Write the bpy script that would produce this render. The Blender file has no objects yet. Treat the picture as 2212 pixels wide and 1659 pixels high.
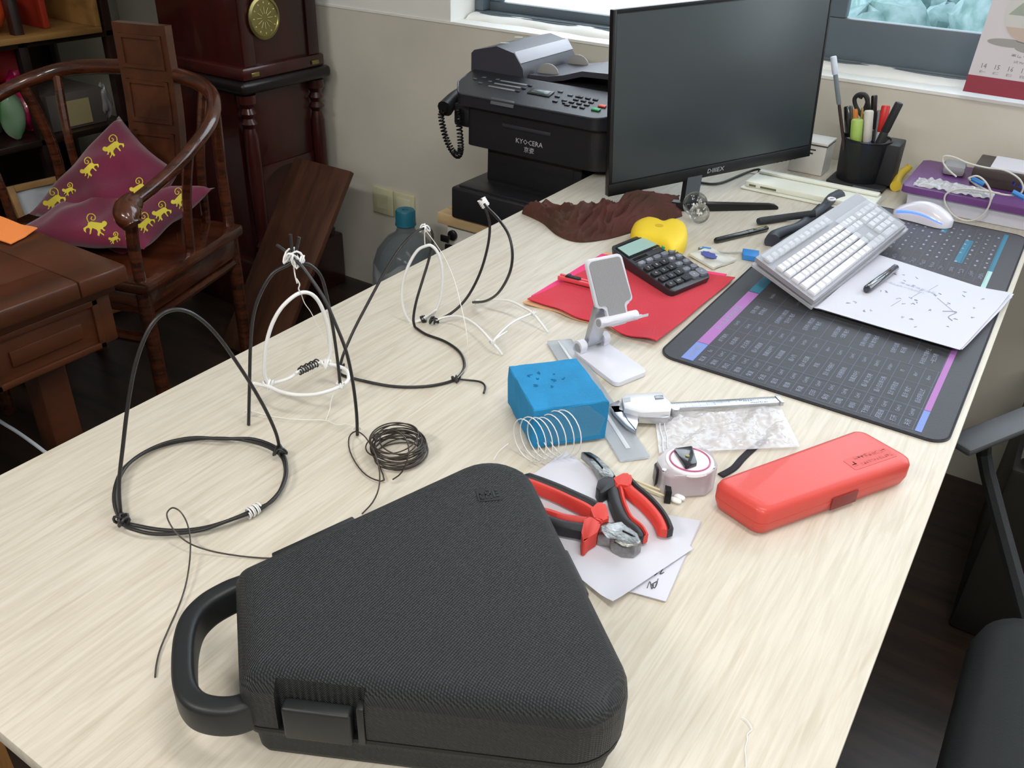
import bpy, bmesh, math, random
from mathutils import Vector, Matrix
random.seed(7)
C = bpy.context.scene.collection
PI = math.pi
V = Vector

# ------------------------------------------------------------------ camera
# desk top is z = 0, floor z = -0.75, +Y runs along the desk to the window wall
FPX, YAW, PITCH, ROLL, HC = 1886.75, -0.55663616, 0.54107998, 0.03775034, 0.6
_f = V((math.sin(YAW)*math.cos(PITCH), math.cos(YAW)*math.cos(PITCH), -math.sin(PITCH)))
_r0 = V((math.cos(YAW), -math.sin(YAW), 0)); _u0 = _r0.cross(_f)
_r = math.cos(ROLL)*_r0 + math.sin(ROLL)*_u0
_u = -math.sin(ROLL)*_r0 + math.cos(ROLL)*_u0
CAM = V((0, 0, HC))
cd = bpy.data.cameras.new('camera'); cam = bpy.data.objects.new('camera', cd); C.objects.link(cam)
cd.sensor_width = 36; cd.lens = FPX/2212*36; cd.clip_start = 0.02; cd.clip_end = 100
mw = Matrix((( _r.x, _u.x, -_f.x, CAM.x), (_r.y, _u.y, -_f.y, CAM.y), (_r.z, _u.z, -_f.z, CAM.z), (0, 0, 0, 1)))
cam.matrix_world = mw
bpy.context.scene.camera = cam

# ------------------------------------------------------------------ light
sc = bpy.context.scene
vs = sc.view_settings
vs.view_transform = 'Standard'; vs.look = 'None'; vs.gamma = 1; vs.use_curve_mapping = False
vs.exposure = -0.17
w = bpy.data.worlds.new('sky'); sc.world = w; w.use_nodes = True
wn = w.node_tree.nodes; wl = w.node_tree.links
wn['Background'].inputs[0].default_value = (0.86, 0.94, 1.0, 1)
wn['Background'].inputs[1].default_value = 2.6

def area(name, loc, size, power, direction, color=(1, 1, 1), portal=False):
    l = bpy.data.lights.new(name, 'AREA'); l.shape = 'RECTANGLE'; l.size, l.size_y = size
    l.energy = power; l.color = color
    o = bpy.data.objects.new(name, l); C.objects.link(o); o.location = loc
    o.rotation_euler = V(direction).to_track_quat('-Z', 'Y').to_euler()
    if portal: l.cycles.is_portal = True
    return o
area('window_daylight', (0.35, 2.6, 1.15), (3.9, 1.5), 42, (0, -1, -0.35), (0.88, 0.95, 1.0))
area('ceiling_lamp_and_fill_light', (0.1, 0.6, 1.93), (1.2, 0.3), 20, (0, 0, -1), (1.0, 0.96, 0.9))
area('ceiling_lamp_and_fill_light', (0.9, -1.3, 1.93), (1.2, 0.3), 57, (0, 0.55, -1), (1.0, 0.96, 0.9))  # unseen rear lamp, tilted as fill for the window wall
area('ceiling_lamp_and_fill_light', (-1.2, -1.3, 1.93), (1.2, 0.3), 57, (0, 0.55, -1), (1.0, 0.96, 0.9))  # extra rear lamp added as fill, tilted towards the window wall

# ------------------------------------------------------------------ pixel -> place in the room
def ray(x, y): return _f + (x-1106)/FPX*_r - (y-829.5)/FPX*_u
def at(x, y, z=0.0):
    d = ray(x, y); return CAM + d*((z-HC)/d.z)
def aty(x, y, Y):
    d = ray(x, y); return CAM + d*(Y/d.y)
def atx(x, y, X):
    d = ray(x, y); return CAM + d*(X/d.x)
def atp(x, y, p, n):
    d = ray(x, y); return CAM + d*((p-CAM).dot(n)/d.dot(n))
def vplane(a, b):
    d = (b-a); d.z = 0; d.normalize(); return a, V((d.y, -d.x, 0))

# ------------------------------------------------------------------ materials
def lin(c):
    return tuple(((v/255)/12.92 if v/255 <= 0.04045 else ((v/255+0.055)/1.055)**2.4) for v in c)
MATS = {}
def mat(name, rgb=(128, 128, 128), rough=0.5, metal=0.0, spec=0.5, bump=None, var=None, trans=0.0,
        alpha=1.0, emit=None, coat=0.0, sheen=0.0, ior=1.45, rgb2=None, stretch=(1, 1, 1), sss=0.0):
    if name in MATS: return MATS[name]
    m = bpy.data.materials.new(name); m.use_nodes = True; MATS[name] = m
    n, l = m.node_tree.nodes, m.node_tree.links
    b = n['Principled BSDF']; I = b.inputs
    I['Base Color'].default_value = (*lin(rgb), 1); I['Roughness'].default_value = rough
    I['Metallic'].default_value = metal; I['Specular IOR Level'].default_value = spec
    I['Transmission Weight'].default_value = trans; I['Alpha'].default_value = alpha
    I['Coat Weight'].default_value = coat; I['Sheen Weight'].default_value = sheen
    I['IOR'].default_value = ior
    if emit: I['Emission Color'].default_value = (*lin(emit[0]), 1); I['Emission Strength'].default_value = emit[1]
    tc = n.new('ShaderNodeTexCoord'); mp = n.new('ShaderNodeMapping'); mp.inputs['Scale'].default_value = stretch
    l.new(tc.outputs['Object'], mp.inputs['Vector'])
    if var:
        t = n.new('ShaderNodeTexNoise'); t.inputs['Scale'].default_value = var[0]; t.inputs['Detail'].default_value = var[2] if len(var) > 2 else 4
        l.new(mp.outputs[0], t.inputs['Vector'])
        r = n.new('ShaderNodeValToRGB'); r.color_ramp.elements[0].position = 0.35; r.color_ramp.elements[1].position = 0.65
        c2 = rgb2 or tuple(v*(1-var[1]) for v in rgb)
        r.color_ramp.elements[0].color = (*lin(c2), 1); r.color_ramp.elements[1].color = (*lin(rgb), 1)
        l.new(t.outputs[0], r.inputs[0]); l.new(r.outputs[0], I['Base Color'])
    if bump:
        kind, sc_, st = bump
        if kind == 'noise':
            t = n.new('ShaderNodeTexNoise'); t.inputs['Scale'].default_value = sc_; t.inputs['Detail'].default_value = 5
            l.new(mp.outputs[0], t.inputs['Vector']); h = t.outputs[0]
        elif kind == 'voronoi':
            t = n.new('ShaderNodeTexVoronoi'); t.inputs['Scale'].default_value = sc_
            l.new(mp.outputs[0], t.inputs['Vector']); h = t.outputs[0]
        elif kind == 'weave':
            sx = n.new('ShaderNodeSeparateXYZ'); l.new(mp.outputs[0], sx.inputs[0])
            def sn(a, b_, s):
                q = n.new('ShaderNodeMath'); q.operation = s; l.new(a, q.inputs[0])
                if b_ is not None: l.new(b_, q.inputs[1])
                return q.outputs[0]
            def s1(o):
                q = n.new('ShaderNodeMath'); q.operation = 'MULTIPLY'; l.new(o, q.inputs[0]); q.inputs[1].default_value = sc_
                q2 = n.new('ShaderNodeMath'); q2.operation = 'SINE'; l.new(q.outputs[0], q2.inputs[0]); return q2.outputs[0]
            p = sn(sx.outputs[0], sx.outputs[1], 'ADD'); p = sn(p, sx.outputs[2], 'ADD')
            d = sn(sx.outputs[0], sx.outputs[1], 'SUBTRACT'); d = sn(d, sx.outputs[2], 'ADD')
            h = sn(s1(p), s1(d), 'MULTIPLY')
        bn = n.new('ShaderNodeBump'); bn.inputs['Strength'].default_value = st; bn.inputs['Distance'].default_value = 0.002
        l.new(h, bn.inputs['Height']); l.new(bn.outputs[0], I['Normal'])
    return m

def wood(name, c1, c2, rough, scale, stretch, coat=0.0, bump=0.15, ring=0.0):
    if name in MATS: return MATS[name]
    m = mat(name, c1, rough, coat=coat)
    n, l = m.node_tree.nodes, m.node_tree.links; b = n['Principled BSDF']
    mp = [x for x in n if x.type == 'MAPPING'][0]; mp.inputs['Scale'].default_value = stretch
    t = n.new('ShaderNodeTexNoise'); t.inputs['Scale'].default_value = scale; t.inputs['Detail'].default_value = 6; t.inputs['Distortion'].default_value = 0.4
    t.inputs['Roughness'].default_value = 0.6
    l.new(mp.outputs[0], t.inputs['Vector'])
    r = n.new('ShaderNodeValToRGB'); e = r.color_ramp.elements
    e[0].position = 0.34; e[0].color = (*lin(c2), 1); e[1].position = 0.6; e[1].color = (*lin(c1), 1)
    l.new(t.outputs[0], r.inputs[0]); col = r.outputs[0]
    if ring:
        t2 = n.new('ShaderNodeTexNoise'); t2.inputs['Scale'].default_value = scale*0.16; t2.inputs['Detail'].default_value = 3; t2.inputs['Distortion'].default_value = 0.8
        l.new(mp.outputs[0], t2.inputs['Vector'])
        mu = n.new('ShaderNodeMath'); mu.operation = 'MULTIPLY'; mu.inputs[1].default_value = 34; l.new(t2.outputs[0], mu.inputs[0])
        si = n.new('ShaderNodeMath'); si.operation = 'SINE'; l.new(mu.outputs[0], si.inputs[0])
        rr = n.new('ShaderNodeValToRGB'); rr.color_ramp.elements[0].position = 0.55; rr.color_ramp.elements[0].color = (1, 1, 1, 1)
        k = 1-ring; rr.color_ramp.elements[1].position = 1.0; rr.color_ramp.elements[1].color = (k, k*0.985, k*0.95, 1)
        l.new(si.outputs[0], rr.inputs[0])
        mx = n.new('ShaderNodeMix'); mx.data_type = 'RGBA'; mx.blend_type = 'MULTIPLY'; mx.inputs[0].default_value = 1
        l.new(col, mx.inputs[6]); l.new(rr.outputs[0], mx.inputs[7]); col = mx.outputs[2]
    l.new(col, b.inputs['Base Color'])
    bn = n.new('ShaderNodeBump'); bn.inputs['Strength'].default_value = bump; bn.inputs['Distance'].default_value = 0.001
    l.new(t.outputs[0], bn.inputs['Height']); l.new(bn.outputs[0], b.inputs['Normal'])
    return m

# ------------------------------------------------------------------ mesh building
class Fr:
    def __init__(s, o, ex, ey, ez=None):
        s.o = V(o); s.x = V(ex).normalized(); s.y = V(ey).normalized()
        s.z = V(ez).normalized() if ez is not None else s.x.cross(s.y).normalized()
    def __call__(s, a, b, c=0.0): return s.o + s.x*a + s.y*b + s.z*c
W = Fr((0, 0, 0), (1, 0, 0), (0, 1, 0))
class M:
    def __init__(s): s.v = []; s.f = []; s.mi = []; s.k = 0
    def add(s, vs_, fs):
        b = len(s.v); s.v += [V(p) for p in vs_]
        for f in fs: s.f.append([b+i for i in f]); s.mi.append(s.k)
        return s
    def bm(s, bm_, fr=None):
        bm_.verts.ensure_lookup_table(); bm_.verts.index_update()
        s.add([(fr(*v.co) if fr else v.co.copy()) for v in bm_.verts], [[v.index for v in f.verts] for f in bm_.faces]); bm_.free(); return s
def box(m, fr, a, b, c, bev=0.0, seg=2):
    """box in frame fr, a=(x0,x1) b=(y0,y1) c=(z0,z1)"""
    bm_ = bmesh.new()
    vs_ = [bm_.verts.new((x, y, z)) for x in a for y in b for z in c]
    for q in ((0, 1, 3, 2), (4, 6, 7, 5), (0, 4, 5, 1), (2, 3, 7, 6), (0, 2, 6, 4), (1, 5, 7, 3)): bm_.faces.new([vs_[i] for i in q])
    if bev: bmesh.ops.bevel(bm_, geom=bm_.edges[:], offset=bev, segments=seg, affect='EDGES', profile=0.5)
    return m.bm(bm_, fr)
def loft(m, rings, cap0=True, cap1=True, closed=True):
    n = len(rings[0]); vs_ = [p for r in rings for p in r]; fs = []
    for i in range(len(rings)-1):
        for j in range(n if closed else n-1):
            k = (j+1) % n; fs.append([i*n+j, i*n+k, (i+1)*n+k, (i+1)*n+j])
    if cap0: fs.append(list(range(n))[::-1])
    if cap1: fs.append([(len(rings)-1)*n+j for j in range(n)])
    return m.add(vs_, fs)
def prism(m, fr, poly, z0, z1, bev=0.0, seg=2):
    a = sum(poly[i][0]*poly[(i+1) % len(poly)][1]-poly[(i+1) % len(poly)][0]*poly[i][1] for i in range(len(poly)))
    if a < 0: poly = poly[::-1]
    bm_ = bmesh.new()
    lo = [bm_.verts.new((x, y, z0)) for x, y in poly]; hi = [bm_.verts.new((x, y, z1)) for x, y in poly]; n = len(poly)
    bm_.faces.new(lo[::-1]); top = bm_.faces.new(hi)
    for i in range(n): bm_.faces.new((lo[i], lo[(i+1) % n], hi[(i+1) % n], hi[i]))
    if bev: bmesh.ops.bevel(bm_, geom=list(top.edges), offset=bev, segments=seg, affect='EDGES', profile=0.5)
    return m.bm(bm_, fr)
def rpoly(corners, r, n=6):
    """corner list -> rounded outline; r one radius or a list"""
    out = []; N = len(corners)
    for i in range(N):
        p = V(corners[i]).to_2d() if len(corners[i]) > 2 else V(corners[i]); a = V(corners[i-1]).to_2d() if len(corners[i-1]) > 2 else V(corners[i-1]); b = V(corners[(i+1) % N]).to_2d() if len(corners[(i+1) % N]) > 2 else V(corners[(i+1) % N])
        rr = r[i] if isinstance(r, (list, tuple)) else r
        d1 = (a-p).normalized(); d2 = (b-p).normalized()
        if rr <= 1e-6: out.append((p.x, p.y)); continue
        ang = d1.angle(d2); t = min(rr/math.tan(ang/2), (a-p).length*0.48, (b-p).length*0.48); rr = t*math.tan(ang/2)
        c = p + (d1+d2).normalized()*(rr/math.sin(ang/2))
        s = p+d1*t-c; e = p+d2*t-c; a0 = math.atan2(s.y, s.x); a1 = math.atan2(e.y, e.x); da = (a1-a0+PI) % (2*PI)-PI
        for k in range(n+1):
            q = a0+da*k/n; out.append((c.x+rr*math.cos(q), c.y+rr*math.sin(q)))
    return out
def inset(corners, d):
    out = []; N = len(corners)
    A = sum(corners[i][0]*corners[(i+1) % N][1]-corners[(i+1) % N][0]*corners[i][1] for i in range(N)); sg = 1 if A > 0 else -1
    for i in range(N):
        p = V(corners[i]); a = V(corners[i-1]); b = V(corners[(i+1) % N])
        e1 = (p-a).normalized(); e2 = (b-p).normalized(); n1 = V((-e1.y, e1.x))*sg; n2 = V((-e2.y, e2.x))*sg
        k = (n1+n2)/(1+n1.dot(n2)); q = p+k*d; out.append((q.x, q.y))
    return out
def spline(pts, n=6, closed=False):
    pts = [V(p) for p in pts]; out = []; N = len(pts)
    for i in range(N if closed else N-1):
        if closed: p0, p1, p2, p3 = pts[i-1], pts[i], pts[(i+1) % N], pts[(i+2) % N]
        else: p0, p1, p2, p3 = pts[max(i-1, 0)], pts[i], pts[i+1], pts[min(i+2, N-1)]
        for k in range(n):
            t = k/n; out.append(0.5*((2*p1)+(p2-p0)*t+(2*p0-5*p1+4*p2-p3)*t*t+(3*p1-p0-3*p2+p3)*t**3))
    if not closed: out.append(pts[-1])
    return out
def frames(pts, closed=False, up=None):
    N = len(pts); T = []
    for i in range(N):
        a = pts[i-1] if (i or closed) else pts[0]; b = pts[(i+1) % N] if (i < N-1 or closed) else pts[-1]
        d = b-a; T.append(d.normalized() if d.length > 1e-9 else V((0, 0, 1)))
    out = []
    if up is not None:
        for t in T:
            s = t.cross(V(up));
            if s.length < 1e-6: s = t.orthogonal()
            s.normalize(); out.append((s, s.cross(t).normalized()*1))
        return out
    n0 = T[0].orthogonal().normalized()
    for i, t in enumerate(T):
        n0 = (n0-t*n0.dot(t)); n0 = n0.normalized() if n0.length > 1e-6 else t.orthogonal().normalized()
        out.append((n0, t.cross(n0)))
    return out
def tube(m, pts, r, res=8, closed=False, smooth=0, cap=True, profile=None, up=None):
    pts = [V(p) for p in pts]
    if smooth:
        if callable(r): rf = r
        pts = spline(pts, smooth, closed)
    N = len(pts); fr = frames(pts, closed, up); rings = []
    for i, p in enumerate(pts):
        rr = r(i/(N-1)) if callable(r) else r; s, b = fr[i]
        if profile: rings.append([p+s*(a*rr)+b*(c*rr) for a, c in profile])
        else: rings.append([p+s*(rr*math.cos(2*PI*k/res))+b*(rr*math.sin(2*PI*k/res)) for k in range(res)])
    if closed: rings.append(rings[0]); return loft(m, rings, False, False)
    return loft(m, rings, cap, cap)
def lathe(m, fr, prof, n=24):
    rings = [[fr(r*math.cos(2*PI*k/n), r*math.sin(2*PI*k/n), z) for k in range(n)] for r, z in prof]
    return loft(m, rings, prof[0][0] > 1e-5, prof[-1][0] > 1e-5)
def ball(m, c, r, sx=1, sy=1, sz=1, n=20, fr=W):
    k = n//2; return lathe(m, Fr(c, fr.x, fr.y, fr.z) if False else _sc(c, fr, r*sx, r*sy, r*sz), [(max(math.sin(PI*i/k), 1e-4), -math.cos(PI*i/k)) for i in range(k+1)], n)
class _SC:
    def __init__(s, c, fr, a, b, d): s.c = V(c); s.fr = fr; s.s = (a, b, d)
    def __call__(s, x, y, z): return s.c+s.fr.x*(x*s.s[0])+s.fr.y*(y*s.s[1])+s.fr.z*(z*s.s[2])
def _sc(c, fr, a, b, d): return _SC(c, fr, a, b, d)
def grid(m, fn, nu, nv, thick=0.0):
    """sheet from fn(u,v) in 0..1; with a thickness the underside is added below"""
    P_ = [[fn(i/nu, j/nv) for j in range(nv+1)] for i in range(nu+1)]
    idx = lambda i, j: i*(nv+1)+j
    vs_ = [p for r in P_ for p in r]; fs = [[idx(i, j), idx(i+1, j), idx(i+1, j+1), idx(i, j+1)] for i in range(nu) for j in range(nv)]
    if thick:
        n0 = len(vs_); vs_ += [p-V((0, 0, thick)) for p in vs_]
        fs += [[n0+q for q in f][::-1] for f in fs]
        bd = [idx(i, 0) for i in range(nu)]+[idx(nu, j) for j in range(nv)]+[idx(nu-i, nv) for i in range(nu)]+[idx(0, nv-j) for j in range(nv)]
        for a, b in zip(bd, bd[1:]+bd[:1]): fs.append([b, a, a+n0, b+n0])
    return m.add(vs_, fs)
_tc = {}
def text(m, s, o, ex, ey, size, align='C', lift=0.0, sx=1.0):
    key = s
    if key not in _tc:
        c = bpy.data.curves.new('t', 'FONT'); c.body = s; c.size = 1; c.resolution_u = 1
        ob = bpy.data.objects.new('t', c); C.objects.link(ob); dg = bpy.context.evaluated_depsgraph_get()
        me = bpy.data.meshes.new_from_object(ob.evaluated_get(dg))
        _tc[key] = ([v.co.copy() for v in me.vertices], [list(p.vertices) for p in me.polygons])
        bpy.data.objects.remove(ob); bpy.data.curves.remove(c); bpy.data.meshes.remove(me)
    vs_, fs = _tc[key]
    if not vs_: return m
    x0 = min(v.x for v in vs_); x1 = max(v.x for v in vs_); y0 = min(v.y for v in vs_); y1 = max(v.y for v in vs_)
    ax = {'C': (x0+x1)/2, 'L': x0, 'R': x1}[align]; ay = (y0+y1)/2
    ex = V(ex).normalized(); ey = V(ey).normalized(); n = ex.cross(ey)
    return m.add([V(o)+ex*((v.x-ax)*size*sx)+ey*((v.y-ay)*size)+n*lift for v in vs_], fs)

def obj(name, m, material, parent=None, smooth=40, sub=0):
    me = bpy.data.meshes.new(name)
    if parent is None:
        xs = [p.x for p in m.v]; ys = [p.y for p in m.v]; zs = [p.z for p in m.v]
        o_ = V(((min(xs)+max(xs))/2, (min(ys)+max(ys))/2, min(zs)))
    else: o_ = wloc(parent)
    me.from_pydata([tuple(p-o_) for p in m.v], [], m.f)
    ms = material if isinstance(material, (list, tuple)) else [material]
    for q in ms: me.materials.append(q)
    if len(ms) > 1: me.polygons.foreach_set('material_index', m.mi)
    bm_ = bmesh.new(); bm_.from_mesh(me); bmesh.ops.recalc_face_normals(bm_, faces=bm_.faces); bm_.to_mesh(me); bm_.free()
    if smooth:
        me.polygons.foreach_set('use_smooth', [True]*len(me.polygons)); me.set_sharp_from_angle(angle=math.radians(smooth))
    o = bpy.data.objects.new(name, me); C.objects.link(o)
    if parent is None: o.location = o_
    else: o.parent = parent
    if sub:
        s = o.modifiers.new('s', 'SUBSURF'); s.levels = s.render_levels = sub
    return o
def wloc(o):
    p = V((0, 0, 0))
    while o is not None: p += o.location; o = o.parent
    return p
def tag(o, label, cat, group=None, kind=None):
    if label: o['label'] = label
    if cat: o['category'] = cat
    if group: o['group'] = group
    if kind: o['kind'] = kind
    return o
def thing(name, loc, label, cat, group=None):
    o = bpy.data.objects.new(name, None); C.objects.link(o); o.location = V(loc); o.empty_display_size = 0.02
    return tag(o, label, cat, group)
def struct(name, m, material, smooth=0):
    o = obj(name, m, material, None, smooth); o['kind'] = 'structure'; return o
def single(name, m, material, label, cat, group=None, smooth=40, sub=0):
    return tag(obj(name, m, material, None, smooth, sub), label, cat, group)
def bx(a, b, c, bev=0.0, fr=W, seg=2):
    return box(M(), fr, a, b, c, bev, seg)
Z = V((0, 0, 1))
UPV = (0, 0, 1)
def glyphs(m, f, u0, u1, v, h, n, seed, w=0.0):
    r_ = random.Random(seed); cw_ = (u1-u0)/n
    for i in range(n):
        a = u0+i*cw_+cw_*.12; b = u0+(i+1)*cw_-cw_*.12; t = h*.11
        for _ in range(r_.randint(3, 5)):
            if r_.random() < .5: y = v+r_.uniform(-.45, .45)*h; q = ((a, y-t/2), (b, y-t/2), (b, y+t/2), (a, y+t/2))
            else: x = r_.uniform(a, b-t); y = r_.uniform(-.5, -.1)*h; q = ((x, v+y), (x+t, v+y), (x+t, v+y+h*.55), (x, v+y+h*.55))
            m.add([f(x, y, w) for x, y in q], [[0, 1, 2, 3]])

# ------------------------------------------------------------------ shared materials
m_wall = mat('wall_tan', (213, 209, 197), 0.85, bump=('noise', 60, 0.12), var=(3, 0.05, 6))
m_wallw = mat('wall_white', (232, 232, 228), 0.8, bump=('noise', 50, 0.1))
m_frame = mat('window_metal', (92, 104, 112), 0.45, bump=('noise', 200, 0.05))
m_black = mat('black_plastic', (26, 26, 28), 0.38, bump=('noise', 400, 0.05))
m_black2 = mat('black_matte', (34, 34, 37), 0.6, bump=('noise', 300, 0.1))
m_dark = mat('dark_satin', (18, 18, 20), 0.3)
m_white = mat('white_plastic', (232, 233, 236), 0.4)
m_chrome = mat('steel', (200, 202, 205), 0.25, metal=1.0)
m_steel = mat('worn_steel', (170, 170, 168), 0.32, metal=1.0, bump=('noise', 300, 0.3), var=(60, 0.35, 5))
m_rose = wood('red_brown_hardwood', (82, 40, 22), (42, 19, 11), 0.22, 9, (1, 1, 8), coat=0.6, bump=0.1)
m_rose2 = wood('tea_table_wood', (86, 46, 25), (54, 27, 15), 0.38, 7, (1, 0.14, 1), coat=0.25, bump=0.1)
m_desk = wood('pale_ash_laminate', (210, 203, 190), (197, 189, 175), 0.42, 20, (9, 0.5, 1), bump=0.10, ring=0.07)
m_deskedge = mat('desk_edge_band', (216, 210, 198), 0.4)
m_paper = mat('paper', (206, 206, 217), 0.7)
m_ink = mat('ink_grey', (120, 124, 140), 0.7)
m_inkb = mat('ink_black', (60, 60, 70), 0.6)
m_glass = mat('clear_plastic', (240, 244, 246), 0.08, trans=1.0, ior=1.3)

# ------------------------------------------------------------------ room
WY = 2.2
FZ = -0.75
m_floor = wood('dark_floor', (60, 46, 38), (30, 23, 20), 0.35, 5, (0.4, 4, 1), bump=0.1)
struct('floor', bx((-3.3, 2.6), (-2.6, 2.44), (FZ-0.05, FZ)), m_floor)
struct('ceiling', bx((-3.3, 2.6), (-2.6, 2.44), (2.0, 2.05)), m_wallw)
m = M(); box(m, W, (-3.3, 2.6), (WY, WY+0.24), (FZ, 0.180))
m.k = 1; box(m, W, (-3.3, 2.6), (WY-0.002, WY+0.24), (0.180, 0.187))
box(m, W, (-3.3, -1.627), (WY, WY+0.24), (0.187, 2.0)); box(m, W, (-1.627, 2.6), (WY, WY+0.24), (1.75, 2.0)); box(m, W, (2.3, 2.6), (WY, WY+0.24), (0.187, 1.75))
struct('wall_back', m, [m_wall, m_wallw])
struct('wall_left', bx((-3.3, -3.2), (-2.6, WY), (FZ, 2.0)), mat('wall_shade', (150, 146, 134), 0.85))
struct('wall_right', bx((2.5, 2.6), (-2.6, WY), (FZ, 2.0)), m_wallw)
struct('wall_front', bx((-3.3, 2.6), (-2.7, -2.6), (FZ, 2.0)), m_wall)
# rough plaster ledge under the frame
m = M()
def ledge(u, v):
    x = -1.62+u*3.9; y = WY+0.07+0.05*v+0.006*math.sin(x*17)+0.004*math.sin(x*43)
    return V((x, y if v < 0.9 else WY+0.135, 0.1875+0.016*(v**0.5)+0.002*math.sin(x*31+v*3)))
grid(m, ledge, 120, 4, 0.004); struct('trim_1', m, m_wallw, 60)
# window frames: one fixed bright sash at the left, a lower sliding sash at the right
YF = WY+0.12
win = thing('window_1', (0.3, YF, 0.2), None, None); win['kind'] = 'structure'
m = M()
box(m, W, (-1.627, 2.3), (YF, YF+0.07), (0.187, 0.207), 0.003); box(m, W, (-1.627, -1.595), (YF, YF+0.07), (0.2075, 1.7195), 0.003)
box(m, W, (-1.627, 2.3), (YF, YF+0.07), (1.72, 1.75), 0.003); box(m, W, (-1.60, 2.3), (YF-0.012, YF+0.02), (0.197, 0.203), 0.001)
obj('window_frame', m, m_frame, win)
m = M(); box(m, W, (-1.595, -0.56), (YF+0.035, YF+0.06), (0.207, 0.232), 0.002); box(m, W, (-1.595, -1.555), (YF+0.035, YF+0.06), (0.2325, 1.72), 0.002)
box(m, W, (-0.66, -0.6), (YF+0.036, YF+0.059), (0.2325, 1.72), 0.002); obj('sash', m, m_frame, win)
m = M(); box(m, W, (-0.70, 0.45), (YF+0.002, YF+0.034), (0.205, 0.298), 0.003); box(m, W, (-0.70, -0.545), (YF+0.002, YF+0.034), (0.2985, 1.72), 0.003)
box(m, W, (0.40, 0.46), (YF+0.002, YF+0.034), (0.2985, 1.72), 0.003); obj('sash', m, m_frame, win)
obj('glass', bx((-1.56, -0.64), (YF+0.045, YF+0.048), (0.228, 1.72)), mat('window_glass', (250, 252, 255), 0.0, trans=1.0, ior=1.05), win)
obj('glass', bx((-0.55, 0.41), (YF+0.018, YF+0.021), (0.295, 1.72)), mat('tinted_glass', (234, 242, 247), 0.02, trans=1.0, ior=1.05), win)
# outside the window: bright ledge of the building and a bank of shrubs
single('balcony_ledge', bx((-3.0, -0.45), (2.46, 3.6), (0.02, 0.12), 0.01), mat('bright_render', (236, 240, 246), 0.7), 'pale rendered ledge outside beneath the left window pane', 'ledge')
m = M(); rnd = random.Random(3)
for k in range(150):
    c = V((rnd.uniform(-0.9, 1.8), rnd.uniform(3.9, 4.8), rnd.uniform(-0.75, 0.25))); r = rnd.uniform(0.10, 0.24)
    rings = [[c+V((math.sin(PI*i/8)*math.cos(2*PI*j/12), math.sin(PI*i/8)*math.sin(2*PI*j/12), math.cos(PI*i/8)))*r*(1+rnd.uniform(-0.16, 0.16)) for j in range(12)] for i in range(9)]
    loft(m, rings, True, True)
tag(obj('shrubbery', m, mat('shrub_leaves', (172, 196, 198), 0.8, rgb2=(118, 152, 148), var=(14, 0.35, 8), bump=('noise', 30, 0.8))), 'pale green shrubs seen through the tinted window pane', 'shrubs', kind='stuff')

# ------------------------------------------------------------------ the desk
DX0, DX1, DY0, DY1 = -0.879, -0.006, 0.166, WY-0.002
dk = thing('office_desk', ((DX0+DX1)/2, 1.2, FZ), 'long pale ash laminate desk running up to the window wall', 'desk')
obj('desktop', bx((DX0, DX1), (DY0, DY1), (-0.018, 0.0), 0.0015), m_desk, dk)
for y in (0.52, 2.0): obj('leg', bx((DX0+0.05, DX1-0.05), (y, y+0.025), (FZ, -0.0185)), m_deskedge, dk)
obj('modesty_panel', bx((DX0+0.06, DX0+0.075), (0.55, 1.995), (-0.5, -0.0185)), m_deskedge, dk)

# ------------------------------------------------------------------ tea table
TZ = -0.08; tx, ty = -1.427, 0.899
tt = thing('tea_table', (tx-0.45, ty-0.6, FZ), 'red-brown carved hardwood tea table beside the round-backed armchair', 'table')
m = M(); box(m, W, (tx-0.9, tx), (ty-0.10, ty), (TZ-0.035, TZ), 0.006); box(m, W, (tx-0.9, tx), (ty-1.3, ty-1.2), (TZ-0.035, TZ), 0.006)
box(m, W, (tx-0.10, tx), (ty-1.2, ty-0.10), (TZ-0.035, TZ), 0.006); box(m, W, (tx-0.9, tx-0.8), (ty-1.2, ty-0.10), (TZ-0.035, TZ), 0.006)
obj('top_frame', m, m_rose2, tt)
obj('top_panel', bx((tx-0.8, tx-0.10), (ty-1.2, ty-0.10), (TZ-0.03, TZ-0.003)), m_rose2, tt)
m = M(); box(m, W, (tx-0.88, tx-0.02), (ty-1.28, ty-0.02), (TZ-0.055, TZ-0.035), 0.004); box(m, W, (tx-0.87, tx-0.03), (ty-1.27, ty-0.03), (TZ-0.155, TZ-0.055), 0.003)
obj('apron', m, m_rose2, tt)
m = M()
for i in range(5):
    y1 = ty-0.06-i*0.245; fr = Fr((tx-0.03, y1, TZ-0.158), (0, -1, 0), Z)
    for a, b, c, d in ((0, 0.22, 0, 0.012), (0, 0.22, 0.09, 0.102), (0, 0.012, 0, 0.102), (0.208, 0.22, 0, 0.102)): box(m, fr, (a, b), (c, d), (-0.006, 0.0), 0.0015)
    box(m, fr, (0.04, 0.18), (0.035, 0.066), (-0.005, 0.0), 0.002)
obj('carved_moulding', m, m_rose2, tt)
for x in (tx-0.80, tx-0.13):
    for y in (ty-1.18, ty-0.14):
        obj('leg', bx((x-0.03, x+0.03), (y-0.03, y+0.03), (FZ, TZ-0.156), 0.005), m_rose2, tt)
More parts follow.
